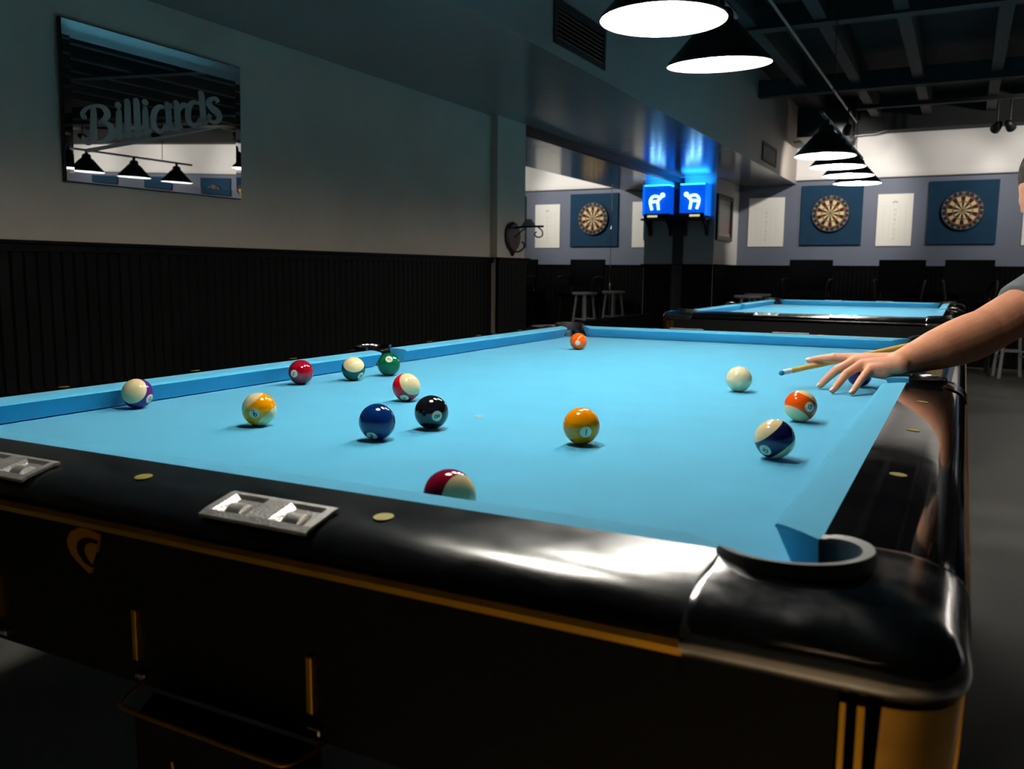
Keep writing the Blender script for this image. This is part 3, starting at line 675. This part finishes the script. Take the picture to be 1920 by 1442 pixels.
def scoreboard(x, w_, label, hat=True):
    t = root('scoreboard', label, 'scoreboard', (x, YD, .594), group='white scoreboards between the dartboards')
    finish('board', box(BM(), -w_/2, w_/2, -.014, 0, 0, .603, .003), 'board', t)
    bm = BM()
    for i, s in enumerate(('20', '19', '18', '17', '16', '15', 'B')):
        st, W = text_strokes(s, .13)
        for pts, q in st: ribbon(bm, [(p[0]*.03, p[1]*.03) for p in pts], [q*.03]*len(pts), lambda u, v, i=i: (u, -.0147, .42-i*.056+v))
    for sx in (-1, 1):
        box(bm, sx*.055-.0008, sx*.055+.0008, -.0147, -.0143, .05, .46); box(bm, sx*.12-.0008, sx*.12+.0008, -.0147, -.0143, .05, .46)
    box(bm, -w_*.4, w_*.4, -.0147, -.0143, .468, .470)
    if hat:
        for pts, q in (([(-.03, 0), (-.015, .006), (0, .022), (.015, .006), (.03, 0)], .012), ([(-.03, 0), (.03, 0)], .008)): ribbon(bm, pts, [q]*len(pts), lambda u, v: (u, -.0147, .505+v))
    finish('score_marks', bm, 'faint', t)
scoreboard(-2.113, .436, 'white scoreboard crossed by a diagonal shadow, beside the wall corner', False)
scoreboard(-.637, .384, 'white scoreboard between the two visible dartboards')
scoreboard(.86, .384, 'white scoreboard cut by the right edge of the picture')
scoreboard(2.2, .384, 'white scoreboard further right, between two more dartboards'); scoreboard(3.65, .384, 'white scoreboard far right on the slate blue wall')

# framed picture on the return wall
t = root('framed_picture', 'narrow looking dark framed poster on the pale return wall', 'picture', (XP+.004, 9.745, .644))
bm = BM(); H_, Wd_ = .53, .36
for a in ((-Wd_, -Wd_+.06, 0, H_), (Wd_-.06, Wd_, 0, H_), (-Wd_+.06, Wd_-.06, 0, .05), (-Wd_+.06, Wd_-.06, H_-.05, H_)): box(bm, 0, .028, *a, .003)
finish('frame', bm, 'black', t)
bm = BM(); box(bm, .004, .010, -Wd_+.06, Wd_-.06, .05, H_-.05)
pm = bpy.data.materials.new('poster_print'); pm.use_nodes = True; nt = pm.node_tree; b = nt.nodes['Principled BSDF']; b.inputs['Roughness'].default_value = .25
tc = nt.nodes.new('ShaderNodeTexCoord'); sx = nt.nodes.new('ShaderNodeSeparateXYZ'); nt.links.new(tc.outputs['Object'], sx.inputs[0])
cr = nt.nodes.new('ShaderNodeValToRGB'); mr = nt.nodes.new('ShaderNodeMapRange'); mr.inputs[1].default_value = .05; mr.inputs[2].default_value = .48; nt.links.new(sx.outputs[2], mr.inputs[0]); nt.links.new(mr.outputs[0], cr.inputs[0])
cr.color_ramp.interpolation = 'LINEAR'; es = cr.color_ramp.elements; es[0].position = 0; es[0].color = (.5, .42, .38, 1); es[1].position = 1; es[1].color = (.40, .38, .35, 1)
for p, c in ((.09, (.5, .42, .38, 1)), (.10, (.30, .09, .09, 1)), (.38, (.30, .10, .10, 1)), (.45, (.16, .15, .14, 1)), (.9, (.15, .15, .14, 1)), (.91, (.4, .38, .35, 1))): e_ = es.new(p); e_.color = c
nt.links.new(cr.outputs[0], b.inputs['Base Color']); finish('poster', bm, pm, t)

# lit blue sign on its shelf
t = root('lit_sign', 'blue lit box sign with a glowing white animal figure', 'sign', (-2.675, YN, .885))
finish('housing', box(BM(), -.150, .150, -.20, -.002, .03, .375, .006), 'neonb', t)
finish('side_panel', box(BM(), .151, .163, -.24, -.002, .03, .385), 'neonbb', t)
finish('base', box(BM(), -.155, .148, -.235, -.002, 0, .055, .004), 'black', t)
finish('added_top_glow', box(BM(), -.145, .160, -.20, -.03, .377, .386), 'neonadded', t)  # added upward glow, strengthens the blue streak on the soffit underside
finish('amber_label', box(BM(), -.02, .10, -.2375, -.234, .014, .036), 'amber', t)
bm = BM(); F = lambda u, v: (u, -.214, v)
for pts in ([(-.075, .27), (-.045, .235), (-.015, .20), (-.018, .145), (-.025, .10)], [(-.045, .235), (.005, .255), (.05, .25), (.078, .21), (.075, .165), (.055, .10)], [(-.015, .19), (.02, .195), (.06, .19)]):
    tube(bm, smooth_path([F(*p) for p in pts], 5), .0135, 10)
bmesh.ops.create_uvsphere(bm, u_segments=16, v_segments=10, radius=.026, matrix=M4.Translation(F(-.07, .265)))
finish('glowing_figure', bm, 'neonw', t, 60)
t = root('wall_shelf', 'dark red wooden bracket shelf under the blue sign', 'shelf', (-2.675, YN, .70))
finish('board', box(BM(), -.19, .175, -.26, 0, .165, .185, .003), 'redwood', t)
for x in (-.12, .13):
    bm = BM(); pr = [(0, .165), (-.19, .165), (-.18, .14), (-.13, .12), (-.07, .07), (-.05, .01), (-.03, -.01), (0, -.01)]
    loft(bm, [[(x+s, u, v) for u, v in pr] for s in (-.014, .014)]); finish('bracket', bm, 'redwood', t)

# candle sconce on the pillar
t = root('wall_sconce', 'wooden shield wall sconce with scrolled iron arm on the pillar', 'sconce', (XL+.055, 5.0, .375))
pr = [(0, 0), (.035, .035), (.075, .06), (.105, .10), (.11, .15), (.10, .195), (.085, .21), (.055, .235), (0, .25)]
pr = pr+[(-a, b) for a, b in reversed(pr[1:-1])]; bm = BM(); loft(bm, [[(x, u*k, .125+(v-.125)*k) for u, v in pr] for x, k in ((0, 1), (.018, 1), (.028, .86))]); finish('back_plate', bm, 'redwood', t, 30)
bm = BM(); tube(bm, smooth_path([(.02, 0, .205), (.12, 0, .212), (.26, 0, .212)], 4), .0075, 8)
tube(bm, smooth_path([(.02, 0, .13), (.07, 0, .17), (.12, 0, .205)], 4), .004, 6)
tube(bm, smooth_path([(.22, 0, .205), (.25, 0, .18), (.25, 0, .145), (.215, 0, .135), (.19, 0, .155), (.205, 0, .175)], 5), .005, 6)
tube(bm, smooth_path([(.02, 0, .03), (.07, 0, .035), (.105, 0, .065), (.10, 0, .095), (.085, 0, .10)], 5), .006, 6); finish('arm', bm, 'iron', t, 60)
bm = BM(); lathe(bm, [(.052, 0), (.05, .006), (.032, .035), (.02, .05), (.018, .048), (.03, .032), (.047, .004)], 24, (.14, 0, .215), caps=False); finish('glass_shade', bm, 'milk', t, 50)

# etched "Billiards" mirror, leaning forward slightly
t = root('etched_mirror', 'dark wall mirror with the word Billiards in frosted script', 'mirror', (XL, 1.89, .59)); t.rotation_euler = (0, rad(1.65), 0)
hw, hh, bw = .445, .585, .032
bm = BM(); box(bm, .002, .016, -hw-.004, hw+.004, -.004, hh+.004); finish('backing', bm, 'black', t)
bm = BM(); box(bm, .0165, .022, -hw+bw, hw-bw, bw, hh-bw)
bm2 = bm; finish('glass', bm2, 'mirror', t)
bm = BM(); o_ = [(-hw, 0), (hw, 0), (hw, hh), (-hw, hh)]; i_ = [(-hw+bw, bw), (hw-bw, bw), (hw-bw, hh-bw), (-hw+bw, hh-bw)]
loft(bm, [[(.0165, *p) for p in o_], [(.0212, *p) for p in o_], [(.022, *p) for p in i_]], True, False); finish('bevelled_edge', bm, 'mirror', t)
STROKES = [[(1.905, 0.9345, 0.016, 0.012), (1.925, 0.937, 0.02, 0.014), (1.945, 0.945, 0.02, 0.014)], [(1.905, 0.842, 0.018, 0.012), (1.925, 0.853, 0.02, 0.014), (1.945, 0.862, 0.02, 0.014)], [(2.085, 0.981, 0.018, 0.012), (2.105, 0.979, 0.02, 0.014), (2.125, 0.981, 0.02, 0.014)], [(2.09, 0.894, 0.018, 0.012), (2.11, 0.907, 0.02, 0.014), (2.13, 0.918, 0.02, 0.014)], [(1.566, 0.876, 0.02, 0.017), (1.567, 0.849, 0.025, 0.022), (1.564, 0.802, 0.027, 0.022), (1.563, 0.758, 0.031, 0.026)], [(1.537, 0.833, 0.014, 0.013), (1.525, 0.835, 0.022, 0.019), (1.52, 0.846, 0.018, 0.016), (1.537, 0.866, 0.014, 0.012), (1.568, 0.88, 0.013, 0.011), (1.598, 0.885, 0.016, 0.013), (1.619, 0.876, 0.025, 0.022), (1.628, 0.86, 0.027, 0.023), (1.617, 0.841, 0.022, 0.019), (1.598, 0.827, 0.014, 0.012), (1.585, 0.822, 0.009, 0.008)], [(1.585, 0.82, 0.008, 0.006), (1.613, 0.825, 0.015, 0.013), (1.634, 0.819, 0.025, 0.021), (1.647, 0.801, 0.029, 0.025), (1.64, 0.778, 0.029, 0.024), (1.616, 0.759, 0.018, 0.016), (1.589, 0.748, 0.013, 0.011), (1.566, 0.749, 0.011, 0.01)], [(1.564, 0.771, 0.025, 0.022), (1.558, 0.751, 0.02, 0.018), (1.543, 0.737, 0.013, 0.012), (1.527, 0.738, 0.013, 0.011), (1.519, 0.749, 0.017, 0.015), (1.525, 0.761, 0.022, 0.019)], [(1.675, 0.881, 0.019, 0.017), (1.68, 0.873, 0.024, 0.02), (1.677, 0.79, 0.027, 0.023)], [(1.658, 0.777, 0.011, 0.009), (1.68, 0.783, 0.023, 0.02), (1.701, 0.791, 0.013, 0.011)], [(1.715, 0.919, 0.016, 0.013), (1.721, 0.917, 0.026, 0.022), (1.721, 0.799, 0.027, 0.023)], [(1.702, 0.793, 0.011, 0.01), (1.723, 0.796, 0.024, 0.02), (1.745, 0.802, 0.012, 0.01)], [(1.757, 0.929, 0.016, 0.013), (1.764, 0.927, 0.027, 0.021), (1.767, 0.809, 0.028, 0.023)], [(1.747, 0.801, 0.012, 0.01), (1.769, 0.805, 0.024, 0.02), (1.792, 0.814, 0.012, 0.01)], [(1.8, 0.907, 0.018, 0.015), (1.806, 0.903, 0.025, 0.021), (1.807, 0.821, 0.028, 0.022)], [(1.792, 0.812, 0.012, 0.01), (1.811, 0.816, 0.025, 0.021), (1.838, 0.829, 0.012, 0.01)], [(1.902, 0.93, 0.013, 0.01), (1.879, 0.93, 0.018, 0.014), (1.855, 0.908, 0.026, 0.021), (1.845, 0.873, 0.027, 0.022), (1.851, 0.844, 0.026, 0.021), (1.874, 0.83, 0.019, 0.015), (1.895, 0.84, 0.015, 0.012), (1.907, 0.862, 0.013, 0.01)], [(1.909, 0.937, 0.017, 0.014), (1.921, 0.939, 0.027, 0.021), (1.926, 0.851, 0.028, 0.023)], [(1.926, 0.848, 0.026, 0.02), (1.95, 0.858, 0.012, 0.009)], [(1.955, 0.953, 0.017, 0.014), (1.967, 0.953, 0.028, 0.022), (1.972, 0.862, 0.031, 0.023)], [(1.943, 0.847, 0.01, 0.008), (1.972, 0.856, 0.022, 0.017), (1.997, 0.865, 0.01, 0.008)], [(1.981, 0.932, 0.013, 0.009), (1.997, 0.953, 0.022, 0.017), (2.013, 0.958, 0.022, 0.017), (2.015, 0.946, 0.022, 0.017)], [(2.085, 0.977, 0.014, 0.011), (2.059, 0.978, 0.019, 0.015), (2.036, 0.958, 0.027, 0.021), (2.027, 0.924, 0.029, 0.023), (2.032, 0.895, 0.027, 0.021), (2.055, 0.881, 0.021, 0.015), (2.078, 0.891, 0.016, 0.012), (2.093, 0.915, 0.014, 0.011)], [(2.087, 1.016, 0.012, 0.009), (2.102, 1.02, 0.029, 0.022), (2.108, 0.97, 0.03, 0.023), (2.114, 0.904, 0.033, 0.025)], [(2.114, 0.898, 0.029, 0.022), (2.138, 0.911, 0.012, 0.009), (2.144, 0.933, 0.011, 0.008)], [(2.198, 1.001, 0.023, 0.018), (2.19, 1.012, 0.022, 0.016), (2.172, 1.013, 0.017, 0.013), (2.149, 1.0, 0.024, 0.018), (2.145, 0.985, 0.029, 0.022), (2.165, 0.969, 0.033, 0.025), (2.193, 0.957, 0.036, 0.026), (2.205, 0.941, 0.031, 0.023), (2.196, 0.921, 0.023, 0.017), (2.171, 0.91, 0.015, 0.011), (2.15, 0.916, 0.016, 0.012), (2.146, 0.93, 0.022, 0.016), (2.153, 0.942, 0.021, 0.016)], [(1.529, 0.709, 0.015, 0.013), (1.796, 0.781, 0.014, 0.011), (2.023, 0.843, 0.009, 0.007), (2.225, 0.9, 0.004, 0.003)]]
DOTS = [(1.678, 0.902, 0.015, 0.013), (1.807, 0.935, 0.016, 0.013)]
bm = BM(); U = lambda u, v: (.0226, u-1.89, v-.59)
for s in STROKES:
    P = smooth_path([(y, z, wy) for y, z, wy, wz in s], 6) if len(s) > 2 else [V(s[0][:3]), V(s[1][:3])]; prev = None
    for i, p in enumerate(P):
        q, r = P[max(i-1, 0)], P[min(i+1, len(P)-1)]; d = V((r.x-q.x, r.y-q.y)).normalized(); n = V((-d.y, d.x*.86))*p.z*.56
        a = bm.verts.new(U(p.x+n.x, p.y+n.y)); b = bm.verts.new(U(p.x-n.x, p.y-n.y))
        if prev: bm.faces.new((prev[0], prev[1], b, a))
        prev = (a, b)
for y, z, ry, rz in DOTS: bm.faces.new([bm.verts.new(U(y+ry*cos(2*pi*i/20), z+rz*sin(2*pi*i/20))) for i in range(20)])
for v in bm.verts: pass
finish('etched_lettering', bm, 'frost', t)

# ================================================================== STOOLS AND CHAIRS
def build_stool(label, mt='wood', h=.815, rs=.15, loc=(0, 0)):
    t = root('bar_stool', label, 'stool', (loc[0], loc[1], FLOOR), group='round seated wooden bar stools')
    bm = BM(); lathe(bm, [(.0001, h-.032), (rs-.012, h-.032), (rs, h-.022), (rs, h-.008), (rs-.008, h), (rs*.7, h-.002), (.0001, h-.006)], 32); finish('seat', bm, mt, t, 40)
    for k in range(4):
        a = pi/4+k*pi/2; bm = BM(); tube(bm, [(rs*.62*cos(a), rs*.62*sin(a), h-.03), (rs*1.22*cos(a), rs*1.22*sin(a), 0)], [.014, .019], 12); finish('leg', bm, mt, t, 60)
    for k in range(4):
        a = pi/4+k*pi/2; b_ = a+pi/2; z = .50 if k % 2 == 0 else .44
        for z_ in (z, z-.22):
            q = rs*(.62+.6*(1-z_/(h-.03))); bm = BM(); tube(bm, [(q*cos(a), q*sin(a), z_), (q*cos(b_), q*sin(b_), z_)], .009, 8); finish('rung', bm, mt, t, 60)
    return t
s0 = build_stool('grey wooden stool by the wall corner, half hidden by the far table', loc=(-1.93, 8.80)); s0.rotation_euler.z = .3
def put(src, loc, rz, label):
    c = copy_tree(src); c.location.x, c.location.y = loc; c.rotation_euler.z = rz; c['label'] = label; return c
put(s0, (-1.99, 9.60), .5, 'grey wooden stool behind the first one, against the corner')
put(s0, (.62, 9.55), .2, 'grey wooden stool under the player’s forearm, right of the far table')
k0 = build_stool('low black stool standing by the left wainscot, nearer the camera', 'black', .66, .17, loc=(-2.45, 3.3)); k0.rotation_euler.z = .2
put(k0, (-2.5, 5.0), .6, 'low black stool standing by the left wainscot, below the sconce')
def build_chair(label, loc, rz=0):
    t = root('bar_chair', label, 'chair', (*loc, FLOOR), rz, group='black padded chairs along the far wall')
    finish('seat', box(BM(), -.235, .235, -.22, .22, .72, .79, .02), 'vinyl', t, 40)
    bm = BM(); loft(bm, [[(x, y+(.02*(abs(x)/.24)**2*-1), z) for x, y in [(-.24+.48*i/8, a) for i in range(9)]+[(.24-.48*i/8, a-.05) for i in range(9)]] for z, a in ((.86, .23), (.90, .235), (1.05, .26), (1.19, .285), (1.215, .285))])
    finish('backrest', bm, 'vinyl', t, 50)
    for sx in (-1, 1):
        for sy in (-1, 1):
            bm = BM(); tube(bm, [(sx*.20, sy*.18, .72), (sx*.225, sy*.215, 0)], .013, 8); finish('leg', bm, 'iron', t, 60)
        bm = BM(); tube(bm, smooth_path([(sx*.24, .25, .98), (sx*.255, .05, .985), (sx*.25, -.16, .96), (sx*.225, -.19, .75)], 4), .013, 8); finish('armrest', bm, 'iron', t, 60)
        bm = BM(); tube(bm, [(sx*.21, .2, .74), (sx*.21, .255, .92)], .011, 8); finish('back_support', bm, 'iron', t, 60)
    bm = BM(); tube(bm, [(-.215, -.2, .28), (.215, -.2, .28)], .01, 8); finish('footrest', bm, 'chrome', t, 60)
    return t
c0 = build_chair('black padded bar chair under the dartboard by the lamps', (-1.47, 9.75))
put(c0, (-.49, 9.75), 0, 'black padded bar chair below the middle scoreboard')
put(c0, (.19, 9.72), .04, 'black padded bar chair below the rightmost dartboard')
put(c0, (1.32, 9.75), -.05, 'black padded bar chair at the right, behind the player')

# ================================================================== CUE AND PLAYER
CT = V((-.224, 1.314, .036)); CD = V((.5883, .7998, .1191)).normalized()
t = root('pool_cue', 'maple pool cue with white ferrule and blue tip held over the hand', 'cue', CT); t.rotation_euler = CD.to_track_quat('Z', 'Y').to_euler()
bm = BM(); lathe(bm, [(.0001, 0), (.0042, .0012), (.0060, .004), (.0062, .009)], 20, caps=False); finish('leather_tip', bm, 'chalk', t, 50)
bm = BM(); lathe(bm, [(.0063, .009), (.0064, .034)], 20); finish('ferrule', bm, 'ferrule', t, 50)
bm = BM(); lathe(bm, [(.0064, .034), (.0066, .3), (.0085, .6), (.0105, .74)], 20); finish('shaft', bm, 'maple', t, 50)
bm = BM(); lathe(bm, [(.0107, .74), (.0112, .76), (.0135, 1.1), (.0145, 1.45), (.013, 1.465)], 20); finish('butt', bm, 'redwood', t, 50)

PB = V((.62, 2.42, FLOOR))
person = root('person', 'player in a grey t-shirt leaning in from the right, bridging the cue', 'person', PB)
def capsule(bm, p0, r0, p1, r1, n=16, flat=False, sq=None):
    """tapered capsule with rounded ends; sq=(axis vector, factor) flattens the section along that axis"""
    p0, p1 = V(p0), V(p1); d = (p1-p0); L = d.length; d.normalize(); a = d.orthogonal().normalized(); b = d.cross(a); rings = []
    prof = []
    if flat: prof = [(-.0, r0), (L, r1)]
    else:
        for k in range(5, 0, -1): t = k*pi/11; prof.append((-r0*sin(t), r0*cos(t)))
        for k in range(0, 7): f = k/6; prof.append((L*f, r0+(r1-r0)*f))
        for k in range(1, 6): t = k*pi/11; prof.append((L+r1*sin(t), r1*cos(t)))
    for s, r in prof:
        ring = []
        for i in range(n):
            q = r*(cos(2*pi*i/n)*a+sin(2*pi*i/n)*b)
            if sq: ax = V(sq[0]).normalized(); q -= ax*q.dot(ax)*(1-sq[1])
            ring.append(p0+d*s+q)
        rings.append(ring)
    loft(bm, rings)
def ellipsoid(bm, c, rx, ry, rz, mtx=None):
    m_ = M4.Translation(c) @ (mtx.to_4x4() if mtx else M4.Identity(4)) @ M4.Diagonal((rx, ry, rz, 1)); bmesh.ops.create_uvsphere(bm, u_segments=24, v_segments=16, radius=1, matrix=m_)
def remeshed(name, bm, mt, parent, vox=.003, it=4, off=V((0, 0, 0)), cut=None):
    for v in bm.verts: v.co -= off
    o = finish(name, bm, mt, parent); o.parent = None
    r = o.modifiers.new('r', 'REMESH'); r.mode = 'VOXEL'; r.voxel_size = vox; r.use_smooth_shade = True
    s = o.modifiers.new('s', 'SMOOTH'); s.factor = .5; s.iterations = it
    dg = bpy.context.evaluated_depsgraph_get(); dg.update(); nm = bpy.data.meshes.new_from_object(o.evaluated_get(dg)); old = o.data; o.modifiers.clear(); o.data = nm; bpy.data.meshes.remove(old); nm.name = name
    for p in nm.polygons: p.use_smooth = True
    o.parent = parent; return o
# bridging hand, joint by joint (world coordinates; the fingertips stand on the cloth)
FING = {
 'index':  [(-.077, 1.402, .0725), (-.118, 1.404, .071), (-.150, 1.408, .066), (-.174, 1.400, .0605)],
 'middle': [(-.068, 1.385, .0685), (-.107, 1.367, .045), (-.127, 1.362, .024), (-.139, 1.356, .0085)],
 'ring':   [(-.051, 1.357, .0635), (-.080, 1.322, .043), (-.094, 1.301, .021), (-.103, 1.287, .0075)],
 'pinky':  [(-.033, 1.343, .0545), (-.048, 1.313, .033), (-.056, 1.291, .018), (-.062, 1.274, .0070)]}
RF = {'index': (.0118, .0103, .0090, .0072), 'middle': (.0120, .0104, .0091, .0076), 'ring': (.0116, .0100, .0088, .0073), 'pinky': (.0108, .0088, .0078, .0067)}
bm = BM()
for k, J in FING.items():
    r = RF[k]
    for i in range(3): capsule(bm, J[i], r[i], J[i+1], r[i+1])
    ellipsoid(bm, V(J[0])+V((0, 0, .0035)), .0105, .0105, .0085); ellipsoid(bm, V(J[1])+V((.001, 0, .0015)), r[1]*1.06, r[1]*1.06, r[1]*1.0)
W1, W2 = V((.020, 1.388, .0705)), V((.026, 1.356, .066))
capsule(bm, FING['index'][0], .0115, W1, .021); capsule(bm, FING['middle'][0], .0120, W1, .022); capsule(bm, FING['ring'][0], .0120, W2, .022); capsule(bm, FING['pinky'][0], .0118, W2, .021)
capsule(bm, (-.055, 1.375, .060), .010, (.0, 1.375, .062), .018); capsule(bm, (-.040, 1.355, .054), .010, (.0, 1.360, .056), .018)
capsule(bm, (-.030, 1.347, .047), .0125, (-.004, 1.352, .049), .018)                         # heel of the hand
capsule(bm, (.010, 1.395, .062), .018, (-.035, 1.430, .052), .0135); capsule(bm, (-.035, 1.430, .052), .0128, (-.078, 1.446, .045), .0100); capsule(bm, (-.078, 1.446, .045), .0100, (-.112, 1.446, .0395), .0078)   # thumb under the cue
FA = [((.024, 1.370, .069), .0275), ((.058, 1.406, .082), .036), ((.095, 1.447, .096), .046), ((.130, 1.488, .109), .0525), ((.162, 1.524, .122), .055), ((.192, 1.556, .136), .053), ((.235, 1.600, .165), .054), ((.300, 1.665, .205), .058), ((.385, 1.755, .262), .064)]
for (a, ra), (b, rb) in zip(FA, FA[1:]): capsule(bm, a, ra, b, rb, 24)
ellipsoid(bm, (.185, 1.535, .118), .03, .03, .028)
NECK = V((.452, 1.955, .375)); TOR = [((.47, 1.94, .325), .105), ((.52, 2.03, .29), .125), ((.60, 2.15, .24), .120), ((.68, 2.27, .18), .112), ((.75, 2.36, .10), .125)]
for (a, ra), (b, rb) in zip(TOR, TOR[1:]): capsule(bm, a, ra, b, rb, 24)
capsule(bm, (.385, 1.755, .262), .062, (.49, 1.93, .31), .085); capsule(bm, (.375, 2.085, .325), .058, (.48, 1.97, .32), .085)
capsule(bm, (.375, 2.085, .325), .055, (.455, 2.335, .405), .042); capsule(bm, (.455, 2.335, .405), .042, (.512, 2.325, .225), .028)
GR = CT+CD*1.262                                                        # grip hand closed round the butt
capsule(bm, (.512, 2.325, .225), .024, GR+V((.03, -.01, .035)), .022)
side = CD.cross(V((0, 0, 1))).normalized(); upv = side.cross(CD).normalized()
for i in range(4):
    c_ = GR+CD*(.030-.020*i); pts = [c_+(side*cos(rad(a_))+upv*sin(rad(a_)))*.0225 for a_ in (55, 5, -45, -95, -150)]
    for a_, b_ in zip(pts, pts[1:]): capsule(bm, a_, .0088, b_, .0082, 10)
    capsule(bm, GR+V((.022, -.006, .03)), .015, pts[0], .010, 10)
pts = [GR+CD*.03+(side*cos(rad(a_))+upv*sin(rad(a_)))*.023 for a_ in (90, 140, 190)]
for a_, b_ in zip(pts, pts[1:]): capsule(bm, a_, .0105, b_, .009, 10)
# head, looking down the cue
HC = V((.338, 1.862, .468)); HF = V((-.40, -.50, -.85)).normalized(); HU = (V((0, 0, 1))-HF*HF.z).normalized(); HR = HF.cross(HU)
HM = M4((HR, HF, HU)).transposed()
def hp(x, y, z): return HC+HM@V((x, y, z))
ellipsoid(bm, hp(0, -.012, .030), .076, .096, .088, HM); ellipsoid(bm, hp(0, .030, -.030), .060, .062, .078, HM); ellipsoid(bm, hp(0, .042, .030), .064, .046, .055, HM); ellipsoid(bm, hp(0, .050, -.060), .044, .036, .038, HM)
capsule(bm, hp(-.042, .02, -.075), .022, hp(0, .068, -.098), .022); capsule(bm, hp(.042, .02, -.075), .022, hp(0, .068, -.098), .022)
capsule(bm, hp(0, .088, .020), .008, hp(0, .108, -.022), .012); ellipsoid(bm, hp(-.013, .098, -.026), .010, .010, .008, HM); ellipsoid(bm, hp(.013, .098, -.026), .010, .010, .008, HM)
capsule(bm, hp(-.046, .068, .026), .010, hp(-.010, .084, .024), .009); capsule(bm, hp(.046, .068, .026), .010, hp(.010, .084, .024), .009)
capsule(bm, hp(-.020, .086, -.055), .0075, hp(.020, .086, -.055), .0075); capsule(bm, hp(-.018, .084, -.066), .008, hp(.018, .084, -.066), .008)
for sx in (-1, 1):
    ellipsoid(bm, hp(sx*.078, -.005, -.005), .010, .020, .032, HM); ellipsoid(bm, hp(sx*.038, .056, -.024), .020, .024, .020, HM)
capsule(bm, hp(0, -.045, -.055), .052, NECK, .060, 20)
# legs and feet
LEG = [[((.80, 2.30, .05), .088), ((.68, 2.20, -.33), .060), ((.63, 2.31, -.70), .042)], [((.74, 2.43, .05), .088), ((.80, 2.60, -.32), .060), ((.87, 2.78, -.70), .042)]]
for L_ in LEG:
    for (a, ra), (b, rb) in zip(L_, L_[1:]): capsule(bm, a, ra*.9, b, rb*.9, 20)
for (a, b) in (((.63, 2.31, -.745), (.52, 2.17, -.755)), ((.87, 2.78, -.745), (.76, 2.64, -.755))): capsule(bm, a, .032, b, .026)
body = remeshed('body', bm, 'skin', person, .0031, 5, PB)
# eyes
for sx in (-1, 1):
    bm = BM(); ellipsoid(bm, hp(sx*.031, .0730, .004), .0115, .0115, .0085, HM)
    for v in bm.verts: v.co -= PB
    e = finish('eye', bm, 'board', person, 180)
    bm = BM(); ellipsoid(bm, hp(sx*.031, .0822, .001), .0055, .0035, .0055, HM)
    for v in bm.verts: v.co -= PB
    finish('iris', bm, 'digit', e, 180)
# nails
for k in ('middle', 'ring', 'pinky', 'index'):
    a, b = V(FING[k][2]), V(FING[k][3]); d = (b-a).normalized(); s_ = d.cross(V((0, 0, 1))).normalized(); n = s_.cross(d).normalized()
    if n.z < 0: n = -n
    if k == 'index': n = (n+V((-.2, -.5, 0))).normalized()
    else: n = (n+V((-.35, -.15, .1))).normalized()
    n = (n-d*n.dot(d)).normalized(); s_ = d.cross(n); r_ = RF[k][3]
    mtx = M4((s_, d, n)).transposed(); bm = BM(); ellipsoid(bm, b+n*(r_*.66)-d*.0005, r_*.72, r_*1.0, r_*.30, mtx)
    for v in bm.verts: v.co -= PB
    finish('fingernail', bm, 'nail', person, 180)
# hair
bm = BM(); ellipsoid(bm, hp(0, -.030, .048), .0800, .0950, .0850, HM); ellipsoid(bm, hp(0, -.042, -.005), .0785, .082, .072, HM)
hair = remeshed('hair', bm, 'hair', person, .004, 3, PB)
# t-shirt with clean sleeve ends
bm = BM()
for (a, ra), (b, rb) in zip(TOR[:4], TOR[1:4]): capsule(bm, a, ra+.016, b, rb+.020, 28)
capsule(bm, (.385, 1.755, .262), .078, (.49, 1.93, .31), .100, 24); capsule(bm, (.375, 2.085, .325), .074, (.48, 1.97, .32), .100, 24)
capsule(bm, (.262, 1.627, .182), .068, (.385, 1.755, .262), .078, 28, flat=True); capsule(bm, (.425, 2.24, .375), .058, (.375, 2.085, .325), .070, 24, flat=True)
capsule(bm, (.68, 2.27, .18), .130, (.725, 2.33, .125), .134, 28, flat=True)
capsule(bm, NECK+V((.02, .02, -.05)), .085, NECK+V((-.005, -.01, -.012)), .071, 24, flat=True)
remeshed('t_shirt', bm, 'shirt', person, .006, 3, PB)
bm = BM(); capsule(bm, (.725, 2.33, .125), .134, (.77, 2.37, .02), .128, 28)
for L_ in LEG:
    for i, ((a, ra), (b, rb)) in enumerate(zip(L_, L_[1:])): capsule(bm, a, ra+.022, b, rb+(.020 if i == 0 else .030), 24)
remeshed('jeans', bm, 'denim', person, .008, 3, PB)
for (a, b) in (((.635, 2.315, -.735), (.515, 2.165, -.748)), ((.875, 2.785, -.735), (.755, 2.635, -.748))):
    bm = BM(); capsule(bm, a, .046, b, .038); capsule(bm, V(a)+V((0, 0, .03)), .048, V(a)+V((0, 0, .07)), .045)
    for v in bm.verts: v.co.z = max(v.co.z, FLOOR+.001)
    remeshed('shoe', bm, 'shoe', person, .006, 2, PB)
